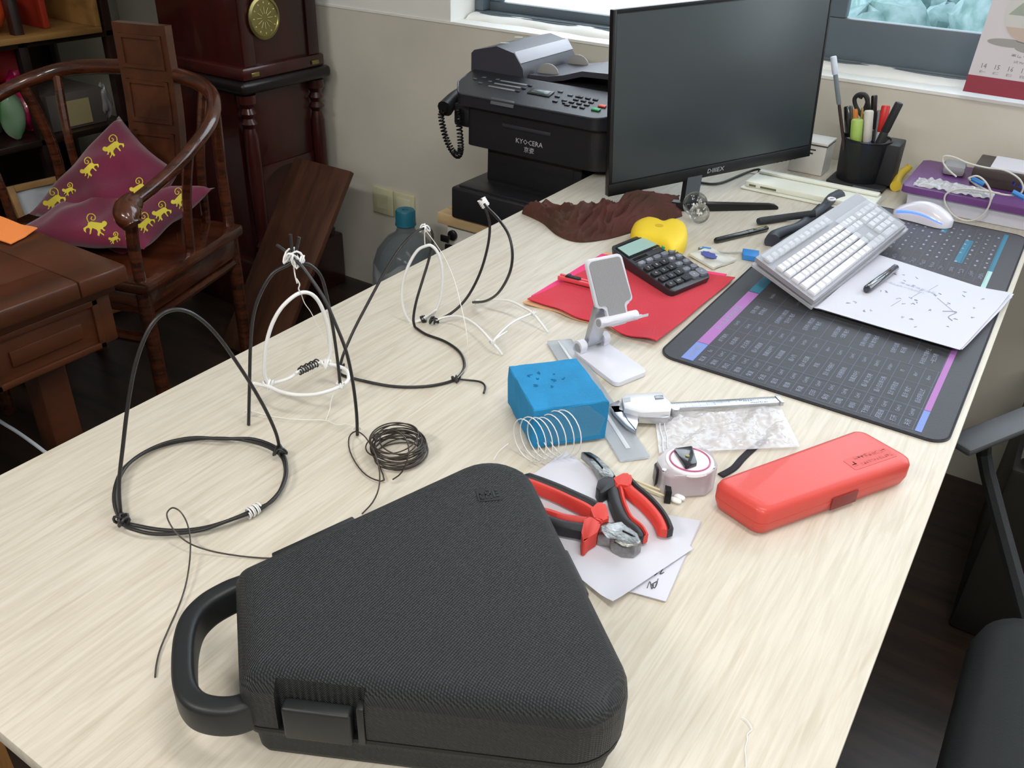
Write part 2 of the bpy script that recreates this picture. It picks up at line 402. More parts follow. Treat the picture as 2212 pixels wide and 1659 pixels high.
# orange cloth on the tea table
m = M()
def oc(u, v):
    p = at(-20+u*62, 488+v*50, TZ+0.002); a = at(-30, 560, TZ)
    p = V((tx-0.30-0.26*(1-u)+0.05*v, ty-0.06-0.20*v-0.03*u, TZ+0.004+0.010*abs(math.sin(u*5+v*3))*(1-u*0.6)+0.004*v)); return p
def oc2(u, v):
    return V((-1.90+u*0.225-0.03*v, 0.792+v*0.075+0.03*u, TZ+0.003+0.012*abs(math.sin(u*5.3+v*2))*(1-u*0.75)+0.003*v))
grid(m, oc2, 24, 10, 0.002)
single('cleaning_cloth', m, mat('orange_cloth', (244, 140, 70), 0.9, bump=('noise', 500, 0.5)), 'orange cloth folded on the far edge of the tea table', 'cloth')

# ------------------------------------------------------------------ round-backed armchair
co = V((-1.70, 1.10, 0)); fd = V((-0.957, -0.29, 0)); sd = V((-0.29, 0.957, 0))
CH = Fr(co, fd, sd, Z)
ch = thing('horseshoe_armchair', CH(0.28, 0.2, FZ), 'polished red-brown hardwood armchair with a horseshoe crest rail and tall back splat', 'chair')
SZ = -0.27
m = M(); box(m, CH, (-0.01, 0.57), (0.0, 0.42), (SZ-0.03, SZ), 0.008)
obj('seat', m, m_rose, ch)
m = M()
for a, b in (((0.02, 0.54), (0.005, 0.025)), ((0.02, 0.54), (0.39, 0.41)), ((0.005, 0.025), (0.02, 0.4)), ((0.535, 0.555), (0.02, 0.4))): box(m, CH, a, b, (SZ-0.085, SZ-0.03), 0.003)
obj('seat_rail', m, m_rose, ch)
crest = [(0, 0, -.085), (-.018, .1, -.055), (-.038, .2, -.01), (-.032, .31, .035), (.025, .41, .07), (.12, .455, .092), (.28, .475, .10), (.44, .455, .092), (.535, .41, .07), (.592, .31, .035), (.598, .2, -.01), (.578, .1, -.055), (.56, 0, -.085)]
m = M(); tube(m, [CH(*p) for p in crest], lambda t: 0.017+0.003*math.cos(2*PI*(t-0.5)), res=14, smooth=8)
obj('crest_rail', m, m_rose, ch)
for a, s in ((0, -1), (0.56, 1)):
    m = M(); tube(m, [CH(a, 0.03, -.078), CH(a+s*0.002, 0.0, -.088), CH(a+s*0.018, -0.025, -.098), CH(a+s*0.03, -0.03, -.112)], lambda t: 0.021+0.009*math.sin(PI*min(t*1.1, 1)), res=14, smooth=6)
    obj('armrest_end', m, m_rose, ch)
m = M()
def splat(u, v):
    return CH(0.155+0.155*u, 0.395+0.02*math.sin(v*PI*1.2)+0.075*v, SZ+v*0.485)
P0 = [[splat(i/2, j/16) for j in range(17)] for i in range(3)]
rings = []
for j in range(17):
    a, b = splat(0, j/16), splat(1, j/16); t = sd*0.014; rings.append([a-t, b-t, b+t, a+t])
loft(m, rings); obj('back_splat', m, m_rose2, ch)
m = M()
for v0, v1 in ((0.08, 0.45), (0.5, 0.72), (0.78, 0.95)):
    n = 8
    for (u0, u1, a, b) in ((0.1, 0.16, v0, v1), (0.84, 0.9, v0, v1), (0.1, 0.9, v0, v0+0.02), (0.1, 0.9, v1-0.02, v1)):
        rr = []
        for j in range(n+1):
            v = a+(b-a)*j/n; p, q = splat(u0, v), splat(u1, v); t0 = sd*0.014; t1 = sd*0.019; rr.append([p-t1, q-t1, q-t0, p-t0])
        loft(m, rr)
obj('carved_moulding', m, m_rose2, ch)
for a, b0, a1, b1, z1 in ((0.02, 0.02, 0.0, 0.01, -.09), (0.54, 0.02, 0.56, 0.01, -.09), (0.02, 0.40, -0.005, 0.37, .045), (0.54, 0.40, 0.56, 0.37, .045)):
    m = M(); tube(m, [CH(a, b0, SZ-0.02), CH(a, b0, (SZ+z1)/2), CH(a1, b1, z1)], 0.0145, res=10, smooth=5); obj('post', m, m_rose, ch)
    m = M(); tube(m, [CH(a, b0, SZ-0.031), CH(a, b0, FZ)], 0.018, res=10); obj('leg', m, m_rose, ch)
for a, b, a1, b1, z1 in ((0.012, 0.21, -0.036, 0.2, -.012), (0.548, 0.21, 0.596, 0.2, -.012), (0.09, 0.40, 0.06, 0.43, .08), (0.47, 0.40, 0.50, 0.43, .08)):
    m = M(); tube(m, [CH(a, b, SZ-0.001), CH(a-0.012 if a < .28 else a+0.012, b, (SZ+z1)/2), CH(a1, b1, z1)], 0.0115, res=8, smooth=5); obj('spindle', m, m_rose, ch)
for a0, b0, a1, b1, z in ((0.02, 0.03, 0.02, 0.39, -.375), (0.54, 0.03, 0.54, 0.39, -.375), (0.03, 0.02, 0.53, 0.02, -.43), (0.03, 0.40, 0.53, 0.40, -.40)):
    m = M(); tube(m, [CH(a0, b0, z), CH(a1, b1, z)], 0.014, res=8); obj('stretcher', m, m_rose, ch)

# ------------------------------------------------------------------ cushions with embroidered monkeys
from mathutils.bvhtree import BVHTree
m_cush = mat('maroon_fabric', (118, 24, 62), 0.85, sheen=0.3, bump=('noise', 350, 0.35), var=(5, 0.25))
m_yel = mat('yellow_embroidery', (224, 206, 70), 0.7, bump=('noise', 900, 0.5))
def pillow(cs, th, n=26, crease=0.012, seed=1, pinch=0.10):
    """cs: 4 corners in order; bulging cushion with drawn-in edges"""
    rnd_ = random.Random(seed); ph = [rnd_.uniform(0, 6) for _ in range(8)]
    a, b, c, d = [V(p) for p in cs]; nrm = (b-a).cross(d-a).normalized()
    def mid(u, v): return a*(1-u)*(1-v)+b*u*(1-v)+c*u*v+d*(1-u)*v
    ctr = mid(0.5, 0.5); m_ = M(); g = []
    for s in (1, -1):
        P = []
        for i in range(n+1):
            r_ = []
            for j in range(n+1):
                u, v = i/n, j/n; eu, ev = 4*u*(1-u), 4*v*(1-v)
                p = mid(u, v); p = p+(ctr-p)*(pinch*((1-ev)*eu+(1-eu)*ev)*0.9)
                h = th*(eu*ev)**0.42+0.001
                h += crease*math.sin(9*u+5*v*v+ph[0])*math.sin(7*v+4*u+ph[1])*(eu*ev)**0.5+crease*0.6*math.sin(17*v-6*u+ph[2])*(eu*ev)**0.5*(1-abs(u-v)*0.5)
                r_.append(p+nrm*(h*s))
            P.append(r_)
        vs_ = [q for r_ in P for q in r_]; k = n+1
        fs = [[i*k+j, (i+1)*k+j, (i+1)*k+j+1, i*k+j+1] for i in range(n) for j in range(n)]
        if s < 0: fs = [f[::-1] for f in fs]
        m_.add(vs_, fs)
    # drop shared rim duplicates
    bm_ = bmesh.new()
    vv = [bm_.verts.new(p) for p in m_.v]
    for f in m_.f: bm_.faces.new([vv[i] for i in f])
    bmesh.ops.remove_doubles(bm_, verts=bm_.verts[:], dist=0.0025)
    out = M(); out.bm(bm_); return out
def chp(x, y, b): return atp(x, y, CH(0, b, 0), sd)
c1 = [chp(257, 250, .385), chp(388, 372, .33), chp(268, 560, .13), chp(62, 462, .22)]
mc1 = pillow(c1, 0.062, seed=4)
cu1 = single('cushion', mc1, m_cush, 'maroon cushion with yellow monkeys, standing on its corner against the chair splat', 'cushion', smooth=80)
c2 = [CH(0.04, 0.39, -.165), CH(0.035, 0.07, -.215), CH(0.40, 0.03, -.225), CH(0.36, 0.30, -.20)]
mc2 = pillow(c2, 0.045, seed=9, crease=0.010)
cu2 = single('cushion', mc2, m_cush, 'crumpled maroon cushion with yellow monkeys, lying flat on the armchair seat', 'cushion', smooth=80)
MB_ = [(875, 1275), (885, 1258), (900, 1255), (915, 1262), (945, 1240), (985, 1210), (1010, 1208), (1025, 1225), (1065, 1228), (1070, 1250), (1060, 1268), (1055, 1250), (1045, 1240), (1025, 1245), (1020, 1262), (1038, 1285), (1042, 1295), (1030, 1295), (1015, 1275), (1000, 1262), (975, 1290), (975, 1310), (990, 1330), (980, 1345), (965, 1325), (955, 1345), (945, 1360), (942, 1350), (955, 1325), (948, 1300), (935, 1310), (930, 1328), (915, 1328), (925, 1310), (920, 1298), (900, 1300), (880, 1290)]
MT_ = [(1003, 1212), (1006, 1190), (998, 1165), (975, 1150), (948, 1160), (936, 1185), (945, 1208), (965, 1210), (975, 1192), (960, 1180)]
from mathutils.geometry import tessellate_polygon
bvs = [(BVHTree.FromPolygons(mc1.v, mc1.f), cu1), (BVHTree.FromPolygons(mc2.v, mc2.f), cu2)]
def monkey(px, py, s, rot=0, flip=1):
    def tr(p):
        x, y = (p[0]-972)/195*s*flip, (p[1]-1250)/195*s; c, q = math.cos(rot), math.sin(rot)
        return px+x*c-y*q, py+x*q+y*c
    # which cushion does this spot lie on
    d = ray(px, py).normalized(); best = None
    for bv, cu in bvs:
        h = bv.ray_cast(CAM, d)
        if h[0] is not None and (best is None or h[3] < best[0]): best = (h[3], bv, cu)
    if best is None: return
    bv, cu = best[1], best[2]
    def on(x, y):
        h = bv.ray_cast(CAM, ray(x, y).normalized())
        return h[0]+h[1]*(0.0012 if h[1].dot(ray(x, y)) < 0 else -0.0012) if h[0] is not None else None
    m_ = M(); body = [tr(p) for p in MB_]
    tris = tessellate_polygon([[V((x, y, 0)) for x, y in body]])
    bm_ = bmesh.new(); vv = [bm_.verts.new((x, y, 0)) for x, y in body]
    for t in tris:
        try: bm_.faces.new([vv[i] for i in t])
        except ValueError: pass
    bmesh.ops.subdivide_edges(bm_, edges=bm_.edges[:], cuts=2, use_grid_fill=True)
    bmesh.ops.triangulate(bm_, faces=bm_.faces[:])
    pos = {}
    bm_.verts.index_update()
    for v in bm_.verts: pos[v.index] = on(v.co.x, v.co.y)
    idx = {}; vs_ = []; fs = []
    for f in bm_.faces:
        if all(pos[v.index] is not None for v in f.verts):
            q = []
            for v in f.verts:
                if v.index not in idx: idx[v.index] = len(vs_); vs_.append(pos[v.index])
                q.append(idx[v.index])
            fs.append(q)
    bm_.free()
    if vs_: m_.add(vs_, fs)
    tl = [on(*tr(p)) for p in [(q.x, q.y) for q in spline([V((*p, 0)) for p in MT_], 3)]]; run = []
    for p in tl+[None]:
        if p is None:
            if len(run) > 2: tube(m_, run, 0.0012, res=5)
            run = []
        else: run.append(p)
    if m_.v: obj('embroidered_monkey', m_, m_yel, cu, smooth=0)
for a in ((245, 316, 47, 0), (193, 362, 42, -.15), (150, 410, 30, .25), (118, 432, 50, 0), (205, 487, 52, -.5, -1), (300, 405, 40, .1), (388, 428, 42, -.2), (349, 457, 42, .1), (314, 481, 42, -.1), (248, 515, 26, .3)):
    monkey(*a)

# ------------------------------------------------------------------ display shelf against the left wall
sx0, sx1 = -3.12, -2.75
m_shelf = wood('shelf_wood', (46, 30, 24), (24, 17, 15), 0.35, 8, (1, 0.3, 1), coat=0.2)
m_lw = wood('light_wood', (150, 112, 62), (112, 80, 44), 0.5, 10, (1, 0.3, 1))
sh = thing('display_shelf', ((sx0+sx1)/2, 1.2, FZ), 'dark wooden display shelf against the wall behind the armchair', 'shelf')
obj('shelf_board', bx((sx0, sx1), (0.5, 1.86), (-0.235, -0.215), 0.002), m_shelf, sh)
obj('shelf_board', bx((sx0, sx1), (0.5, 1.86), (0.06, 0.078), 0.002), m_shelf, sh)
obj('shelf_board', bx((sx0, sx1), (0.5, 1.86), (-0.62, -0.60), 0.002), m_shelf, sh)
for y in (0.5, 1.0, 1.53, 1.83):
    obj('post', bx((sx1-0.03, sx1), (y, y+0.03), (FZ, 0.6), 0.002), m_shelf, sh)
    obj('post', bx((sx0, sx0+0.03), (y, y+0.03), (FZ, 0.6), 0.002), m_shelf, sh)
obj('back_panel', bx((sx0-0.01, sx0), (0.5, 1.86), (FZ, 0.6)), m_shelf, sh)
lb = thing('wooden_cubby', (-2.9, 1.5, 0.078), 'pale-edged wooden cubby holding a red vase, topmost on the display shelf', 'cubby')
m = M(); box(m, W, (sx0+0.05, sx1+0.03), (0.7, 1.80), (0.079, 0.097), 0.002); obj('bottom_board', m, m_lw, lb)
obj('side_board', bx((sx0+0.05, sx1+0.03), (1.782, 1.80), (0.097, 0.5), 0.002), m_lw, lb)
obj('back_board', bx((sx0+0.05, sx0+0.06), (0.7, 1.78), (0.097, 0.5)), mat('lacquer_red', (120, 34, 24), 0.4), lb)
m = M(); lathe(m, Fr((-2.86, 1.49, 0.098), (1, 0, 0), (0, 1, 0)), [(0.03, 0), (0.065, 0.02), (0.085, 0.06), (0.078, 0.11), (0.04, 0.15), (0.022, 0.17), (0.026, 0.19), (0.018, 0.192)], 28)
single('vase', m, mat('orange_red_glaze', (214, 74, 42), 0.15, coat=0.6), 'glossy orange-red round vase in the wooden cubby', 'vase')
single('book', bx((-2.92, -2.80), (1.655, 1.675), (0.098, 0.30), 0.001), mat('red_board', (150, 44, 28), 0.5), 'thin upright red book beside the orange-red vase', 'book')
single('cardboard_carton', bx((-3.0, -2.79), (1.60, 1.80), (-0.214, -0.10), 0.002), mat('brown_grey_card', (84, 78, 74), 0.8), 'grey carton with a tan label on the lower board of the display shelf', 'box')
lab = obj('label', bx((-2.789, -2.787), (1.645, 1.745), (-0.205, -0.125)), mat('tan_label', (150, 138, 100), 0.7), [o for o in C.objects if o.name.startswith('cardboard_carton')][0])
def blob(c, s, seed, n=14, amp=0.25):
    r_ = random.Random(seed); m_ = M(); ph = [r_.uniform(0, 6) for _ in range(4)]; rings = []
    for i in range(n+1):
        th = PI*i/n; ring = []
        for j in range(n*2):
            a = 2*PI*j/(n*2); k = 1+amp*(math.sin(3*a+ph[0]+2*th)*0.5+math.sin(5*th+ph[1]+a)*0.35+math.sin(7*a-3*th+ph[2])*0.25)
            ring.append(V(c)+V((math.sin(th)*math.cos(a)*s[0]*k, math.sin(th)*math.sin(a)*s[1]*k, math.cos(th)*s[2]*k)))
        rings.append(ring)
    loft(m_, rings, True, True); return m_
def onfloor(m_, z):
    lo = min(p.z for p in m_.v); m_.v = [p+V((0, 0, z-lo)) for p in m_.v]; return m_
single('plastic_bag', onfloor(blob((-2.86, 1.555, -.1), (0.06, 0.055, 0.08), 5), -0.214), mat('magenta_plastic', (190, 30, 92), 0.25, coat=0.4), 'magenta plastic bag on the lower shelf beside the grey carton', 'bag', smooth=50)
single('snack_packet', onfloor(blob((-2.80, 1.485, -.18), (0.024, 0.040, 0.075), 8, amp=0.08), -0.214), mat('green_white_foil', (150, 176, 150), 0.25, coat=0.5, var=(9, 0.5, 1), rgb2=(52, 96, 50)), 'green and white foil packet in front of the magenta bag', 'packet', smooth=50)
single('red_pouch', onfloor(blob((-2.98, 1.60, -.05), (0.05, 0.07, 0.06), 12, amp=0.15), -0.099), mat('red_cloth', (168, 30, 34), 0.6), 'small red pouch on top of the grey carton', 'pouch', smooth=50)
single('clear_wrapper', onfloor(blob((-2.80, 1.81, -.15), (0.02, 0.02, 0.05), 14, amp=0.3), -0.214), mat('milky_film', (150, 150, 150), 0.2, trans=0.4), 'crumpled clear wrapper between the grey carton and the shelf post', 'wrapper', smooth=50)
m = M(); box(m, W, (-3.05, -2.90), (1.05, 1.5), (-0.214, 0.0), 0.01)
single('storage_box', m, mat('dark_grey_box', (52, 50, 50), 0.7), 'dark grey storage box at the back of the lower shelf board', 'box')
# framed white sack leaning behind the chair (left)
fr_ = Fr((-2.56, 1.34, -0.52), (0.12, 0.99, 0), (-0.25, 0, 0.97)); 
fb = thing('wooden_crate', fr_(0.0, 0, -0.23), 'slatted wooden crate lined with white cloth left of the armchair', 'crate')
m = M()
for a, b in (((-0.02, 0.0), (-0.22, 0.24)), ((0.20, 0.22), (-0.22, 0.24)), ((0.0, 0.20), (0.22, 0.24)), ((0.0, 0.20), (-0.22, -0.20))): box(m, fr_, a, b, (-0.02, 0.0), 0.002)
obj('frame', m, m_lw, fb)
m = M(); grid(m, lambda u, v: fr_(0.0+0.2*u, -0.2+0.42*v, -0.012+0.006*math.sin(9*u+6*v)*math.sin(8*v)), 14, 18, 0.002); obj('cloth_lining', m, mat('white_cloth', (176, 178, 182), 0.85), fb, 60)

# ------------------------------------------------------------------ clock cabinet in the corner
m_mah = wood('dark_mahogany', (64, 22, 20), (34, 13, 13), 0.3, 6, (1, 1, 0.15), coat=0.35, bump=0.06)
cx = -2.10; cy0, cy1 = 1.805, 2.145
ck = thing('clock_cabinet', (-2.3, 1.97, FZ), 'dark mahogany standing clock cabinet with a brass dial in the corner', 'cabinet')
obj('plinth', bx((cx-0.38, cx+0.02), (cy0-0.02, cy1+0.02), (FZ, -0.56), 0.008), m_mah, ck)
m = M(); box(m, W, (cx-0.36, cx-0.05), (cy0+0.01, cy1), (-0.56, -0.03)); box(m, W, (cx-0.06, cx-0.02), (cy0+0.05, cy1-0.05), (-0.26, -0.03), 0.004); obj('lower_body', m, m_mah, ck)
m = M(); prof = [(cy0+0.05, -0.26), (cy1-0.05, -0.26), (cy1-0.05, -0.30)]+[((cy0+cy1)/2+0.11*math.cos(a), -0.33+0.055*math.sin(a)) for a in [PI*k/10 for k in range(11)]]+[(cy0+0.05, -0.30)]
prism(m, Fr((cx-0.05, 0, 0), (0, 1, 0), Z), prof, 0, 0.03, 0.002); obj('arched_apron', m, m_mah, ck)
for y in (cy0+0.025, cy1-0.025):
    m = M(); lathe(m, Fr((cx-0.015, y, -0.56), (1, 0, 0), (0, 1, 0)), [(0.028, 0), (0.03, 0.02), (0.018, 0.03), (0.026, 0.05), (0.016, 0.07), (0.022, 0.10), (0.024, 0.25), (0.023, 0.40), (0.016, 0.43), (0.026, 0.445), (0.016, 0.46), (0.024, 0.475), (0.016, 0.49), (0.029, 0.505), (0.029, 0.53)], 20); obj('turned_column', m, m_mah, ck)
m = M(); box(m, W, (cx-0.385, cx+0.022), (cy0-0.018, cy1+0.02), (-0.026, 0.012), 0.014, 4); obj('waist_moulding', m, mat('dark_lacquer', (26, 20, 24), 0.3), ck)
m = M(); box(m, W, (cx-0.36, cx), (cy0+0.015, cy1-0.015), (0.03, 0.75), 0.004); obj('upper_body', m, m_mah, ck)
m = M(); box(m, W, (cx-0.37, cx+0.012), (cy0, cy1), (0.012, 0.05), 0.008); box(m, W, (cx, cx+0.006), (cy0+0.015, cy0+0.06), (0.05, 0.75), 0.002); box(m, W, (cx, cx+0.006), (cy1-0.06, cy1-0.015), (0.05, 0.75), 0.002); obj('door_frame', m, m_mah, ck)
m_brass = mat('aged_brass', (150, 140, 88), 0.35, metal=0.9, bump=('noise', 200, 0.1))
for y in (cy0+0.03, cy1-0.06): obj('hinge', bx((cx+0.012, cx+0.016), (y, y+0.03), (0.022, 0.034), 0.001), m_brass, ck)
dc = atx(568, 38, cx+0.008); fr_ = Fr(dc, (0, 1, 0), Z)
m = M(); lathe(m, fr_, [(0.058, 0), (0.060, 0.006), (0.052, 0.009), (0.050, 0.006), (0.001, 0.006)], 40); dl = obj('dial', m, m_brass, ck)
m = M()
for k in range(12):
    a = 2*PI*k/12; d = V((0, math.cos(a), math.sin(a))); tube(m, [dc+d*0.012+V((0.0075, 0, 0)), dc+d*0.030+V((0.0075, 0, 0))], 0.0007, 5); tube(m, [dc+d*0.040+V((0.0075, 0, 0)), dc+d*0.044+V((0.0075, 0, 0))], 0.0016, 5)
obj('dial_markings', m, mat('pale_brass', (210, 204, 160), 0.4), dl, 0)

# board leaning on the wall
TR = V((-1.81, 1.95, -0.24)); BR = V((-1.81, 1.565, FZ+0.004)); e = (BR-TR).normalized(); L_ = (BR-TR).length
fr_ = Fr(TR, (-1, 0, 0), e); m = M(); box(m, fr_, (0, 0.235), (0, L_), (-0.0, 0.018), 0.002); box(m, fr_, (0.022, 0.024), (0.03, L_-0.03), (-0.0012, 0.0), 0.0)
single('wooden_board', m, wood('brown_board', (84, 52, 36), (58, 34, 24), 0.45, 8, (4, 0.5, 0.5)), 'flat brown wooden board leaning between the clock cabinet and the water jug', 'board')

# ------------------------------------------------------------------ water jug
jx, jy = -1.655, 2.0
j = thing('water_jug', (jx, jy, FZ), 'big translucent blue water jug with a teal cap, by the wall socket', 'jug')
m = M(); lathe(m, Fr((jx, jy, FZ), (1, 0, 0), (0, 1, 0)), [(0.09, 0.001), (0.108, 0.012), (0.11, 0.04), (0.106, 0.06), (0.11, 0.08), (0.11, 0.20), (0.107, 0.24), (0.092, 0.285), (0.06, 0.325), (0.034, 0.342), (0.028, 0.355), (0.028, 0.385), (0.026, 0.385), (0.025, 0.355), (0.03, 0.339), (0.056, 0.322), (0.088, 0.282), (0.103, 0.238), (0.106, 0.2), (0.106, 0.08), (0.103, 0.04), (0.101, 0.014), (0.001, 0.008)], 40)
obj('bottle', m, mat('blue_polycarbonate', (186, 198, 206), 0.08, trans=0.9, ior=1.15, alpha=0.7, bump=('noise', 18, 0.6)), j)
m = M(); lathe(m, Fr((jx, jy, FZ+0.365), (1, 0, 0), (0, 1, 0)), [(0.031, 0), (0.033, 0.003), (0.031, 0.012), (0.031, 0.044), (0.028, 0.050), (0.010, 0.050), (0.009, 0.045), (0.001, 0.045)], 32)
obj('cap', m, mat('teal_cap', (34, 108, 130), 0.4), j)
m = M()
def wrap(u, v):
    a = -2.4+u*3.6; r = 0.113+0.006*math.sin(9*a+7*v)*math.sin(11*v+a)+0.003*math.sin(23*v+5*a)
    return V((jx+r*math.cos(a), jy+r*math.sin(a), FZ+0.02+v*(0.24+0.02*math.sin(5*a))))
grid(m, wrap, 60, 24); obj('plastic_film', m, mat('film', (226, 230, 236), 0.10, spec=0.9, alpha=0.22, coat=0.6), j, 60)

# ------------------------------------------------------------------ wall plates
m_plate = mat('yellowed_plate', (206, 204, 170), 0.45)
p0 = aty(808, 398, WY); 
def plate(x0, x1, zt, name, label, sockets):
    t = thing(name, ((x0+x1)/2, WY-0.005, zt-0.10), label, 'wall plate')
    obj('plate', bx((x0, x1), (WY-0.009, WY), (zt-0.09, zt), 0.002), m_plate, t)
    if sockets:
        m = M(); box(m, W, (x0+0.016, x1-0.016), (WY-0.012, WY-0.009), (zt-0.075, zt-0.015), 0.001)
        obj('rocker', m, mat('rocker', (214, 212, 184), 0.35), t)
    else:
        m = M(); box(m, W, (x0+0.02, x1-0.02), (WY-0.0100, WY-0.009), (zt-0.07, zt-0.02)); obj('cover', m, m_plate, t)
plate(-1.955, -1.867, -0.372, 'blank_plate', 'blank yellowed wall plate beside the clock cabinet board', False)
plate(-1.863, -1.775, -0.372, 'switch_plate', 'yellowed wall plate with a square rocker behind the water jug cap', True)
# ------------------------------------------------------------------ white cabinet and the printer on it
cb = thing('pedestal_cabinet', (-1.07, 1.84, FZ), 'white pedestal cabinet with a pale wood top and a black lock, under the printer', 'cabinet')
obj('top_board', bx((-1.256, -0.892), (1.64, 2.12), (-0.178, -0.15), 0.002), wood('pale_oak', (196, 170, 130), (176, 148, 108), 0.5, 10, (0.5, 6, 1)), cb)
obj('carcass', bx((-1.24, -0.90), (1.675, 2.11), (FZ, -0.1785), 0.001), mat('white_laminate', (206, 206, 200), 0.5), cb)
dr = obj('drawer', bx((-1.238, -0.902), (1.657, 1.674), (-0.36, -0.182), 0.002), mat('white_laminate', rough=0.5), cb)
obj('drawer', bx((-1.238, -0.902), (1.657, 1.674), (-0.55, -0.364), 0.002), mat('white_laminate'), cb)
obj('drawer', bx((-1.238, -0.902), (1.657, 1.674), (-0.74, -0.554), 0.002), mat('white_laminate'), cb)
lk = aty(978, 508, 1.655); m = M(); lathe(m, Fr((lk.x, 1.657, lk.z), (1, 0, 0), Z, (0, -1, 0)), [(0.013, 0), (0.013, 0.006), (0.010, 0.008), (0.001, 0.008)], 24)
lo = obj('lock', m, m_dark, dr)
m = M(); fr_ = Fr((lk.x, 1.649, lk.z), (1, 0, 0), Z, (0, -1, 0)); box(m, fr_, (-0.002, 0.002), (-0.004, 0.004), (0, 0.012), 0.0005); box(m, fr_, (-0.022, 0.004), (-0.014, 0.004), (0.012, 0.018), 0.003); obj('key', m, m_dark, dr)
obj('key_tag', box(M(), Fr((lk.x-0.002, 1.641, lk.z-0.02), (1, 0, 0), Z, (0, -1, 0)), (-0.011, 0.011), (-0.022, 0.0), (-0.004, 0.004), 0.003), m_dark, dr)

PB = mat('printer_black', (30, 30, 34), 0.42, bump=('noise', 500, 0.15))
pr = thing('laser_printer', (-1.04, 1.85, -0.15), 'black laser multifunction printer with document feeder on the white cabinet', 'printer')
px0, px1 = -1.215, -0.835
m = M(); box(m, W, (-1.205, -0.90), (1.628, 2.02), (-0.149, -0.072), 0.006, 3); box(m, W, (-1.19, -0.915), (1.64, 1.70), (-0.074, -0.068), 0.002); obj('paper_tray', m, PB, pr)
m = M(); box(m, W, (-1.168, -0.908), (1.725, 2.02), (-0.073, 0.03), 0.004); box(m, W, (-1.15, -0.93), (1.7235, 1.726), (-0.066, 0.018), 0.001); obj('lower_body', m, PB, pr)
m = M(); prism(m, W, rpoly([(px0, 1.700), (px1, 1.700), (px1+0.004, 1.80), (px1+0.004, 2.06), (px0, 2.06)], [0.02, 0.05, 0.02, 0.01, 0.01], 8), 0.012, 0.112, 0.002); obj('upper_body', m, PB, pr)
m = M(); box(m, Fr((-1.11, 1.6985, 0.075), (1, 0, 0), Z, (0, -1, 0)), (0, 0.13), (-0.004, 0.004), (-0.001, 0.0006), 0.0005); obj('front_groove', m, mat('grey_line', (52, 52, 58), 0.4), pr)
# sloped control panel
pc = [(-1.262, 1.80), (-1.262, 1.735), (-1.225, 1.683), (-0.86, 1.683), (-0.822, 1.72), (-0.822, 1.80)]
o2 = rpoly(pc, [0.002, 0.03, 0.03, 0.045, 0.03, 0.002], 6)
def pz(y): return 0.132+(y-1.683)*0.26
m = M(); lo_ = [V((x, y, 0.108)) for x, y in inset(o2, 0.004)] if False else [V((x, y, 0.106)) for x, y in o2]; hi = [V((x, y, pz(y))) for x, y in o2]
loft(m, [lo_, hi]); cpn = obj('control_panel', m, mat('printer_panel', (38, 39, 45), 0.32, bump=('noise', 500, 0.1)), pr)
m = M(); tube(m, [V((x, y, pz(y)-0.001)) for x, y in o2[1:-1]], 0.0022, 6); obj('panel_rim', m, mat('rim_grey', (60, 62, 70), 0.25), pr)
PF = Fr((-1.262, 1.683, 0.1322), (1, 0, 0), (0, 1, 0.26))
def pbtn(a, b, wx, wy, h, mt, name='button'):
    obj(name, box(M(), PF, (a-wx/2, a+wx/2), (b-wy/2, b+wy/2), (0, h), min(wx, wy, h)*0.3), mt, cpn)
mb = mat('button_grey', (84, 86, 94), 0.4); mdk = mat('button_dark', (20, 20, 24), 0.35)
for a, b in ((.035, .075), (.052, .088), (.060, .060), (.078, .075), (.09, .09)): pbtn(a, b, .010, .006, .002, mb)
for i in range(3): pbtn(.135-i*.006, .088-i*.017, .072, .006, .0012, mat('label_strip', (120, 122, 126), 0.5), 'label_strip'); pbtn(.180-i*.006, .088-i*.017, .010, .006, .002, mdk)
pbtn(.222, .066, .058, .026, .002, mdk, 'display_bezel'); pbtn(.222, .066, .044, .017, .0028, mat('printer_lcd', (70, 84, 84), 0.15), 'display')
for a, b in ((.262, .086), (.268, .062), (.275, .04), (.293, .05), (.30, .04), (.292, .078), (.312, .078)): pbtn(a, b, .012, .006, .002, mb if b > .07 else mdk)
for i in range(4):
    for k in range(3): pbtn(.318+k*.019-i*.003 + 0.0, .078-i*.0145, .012, .007, .002, mdk)
pbtn(.385, .055, .018, .009, .003, mat('stop_red', (222, 84, 66), 0.4), 'stop_button'); pbtn(.380, .036, .020, .010, .003, mat('start_green', (40, 160, 96), 0.4), 'start_button')
m = M(); box(m, Fr((-1.132, 1.6835, 0.1335), (1, 0, 0), (0, -0.25, -1)), (0, 0.062), (-0.003, 0.012), (-0.0005, 0.0008), 0.0003); obj('model_plate', m, mat('plate_grey', (96, 98, 106), 0.3), pr)
m = M(); text(m, 'KYOCERA', (-1.035, 1.6985, 0.047), (1, 0, 0), Z, 0.016, lift=0.0004, sx=1.0); text(m, '京瓷', (-1.035, 1.6985, 0.030), (1, 0, 0), Z, 0.014, lift=0.0004); obj('logo', m, mat('logo_silver', (190, 192, 200), 0.4), pr, 0)
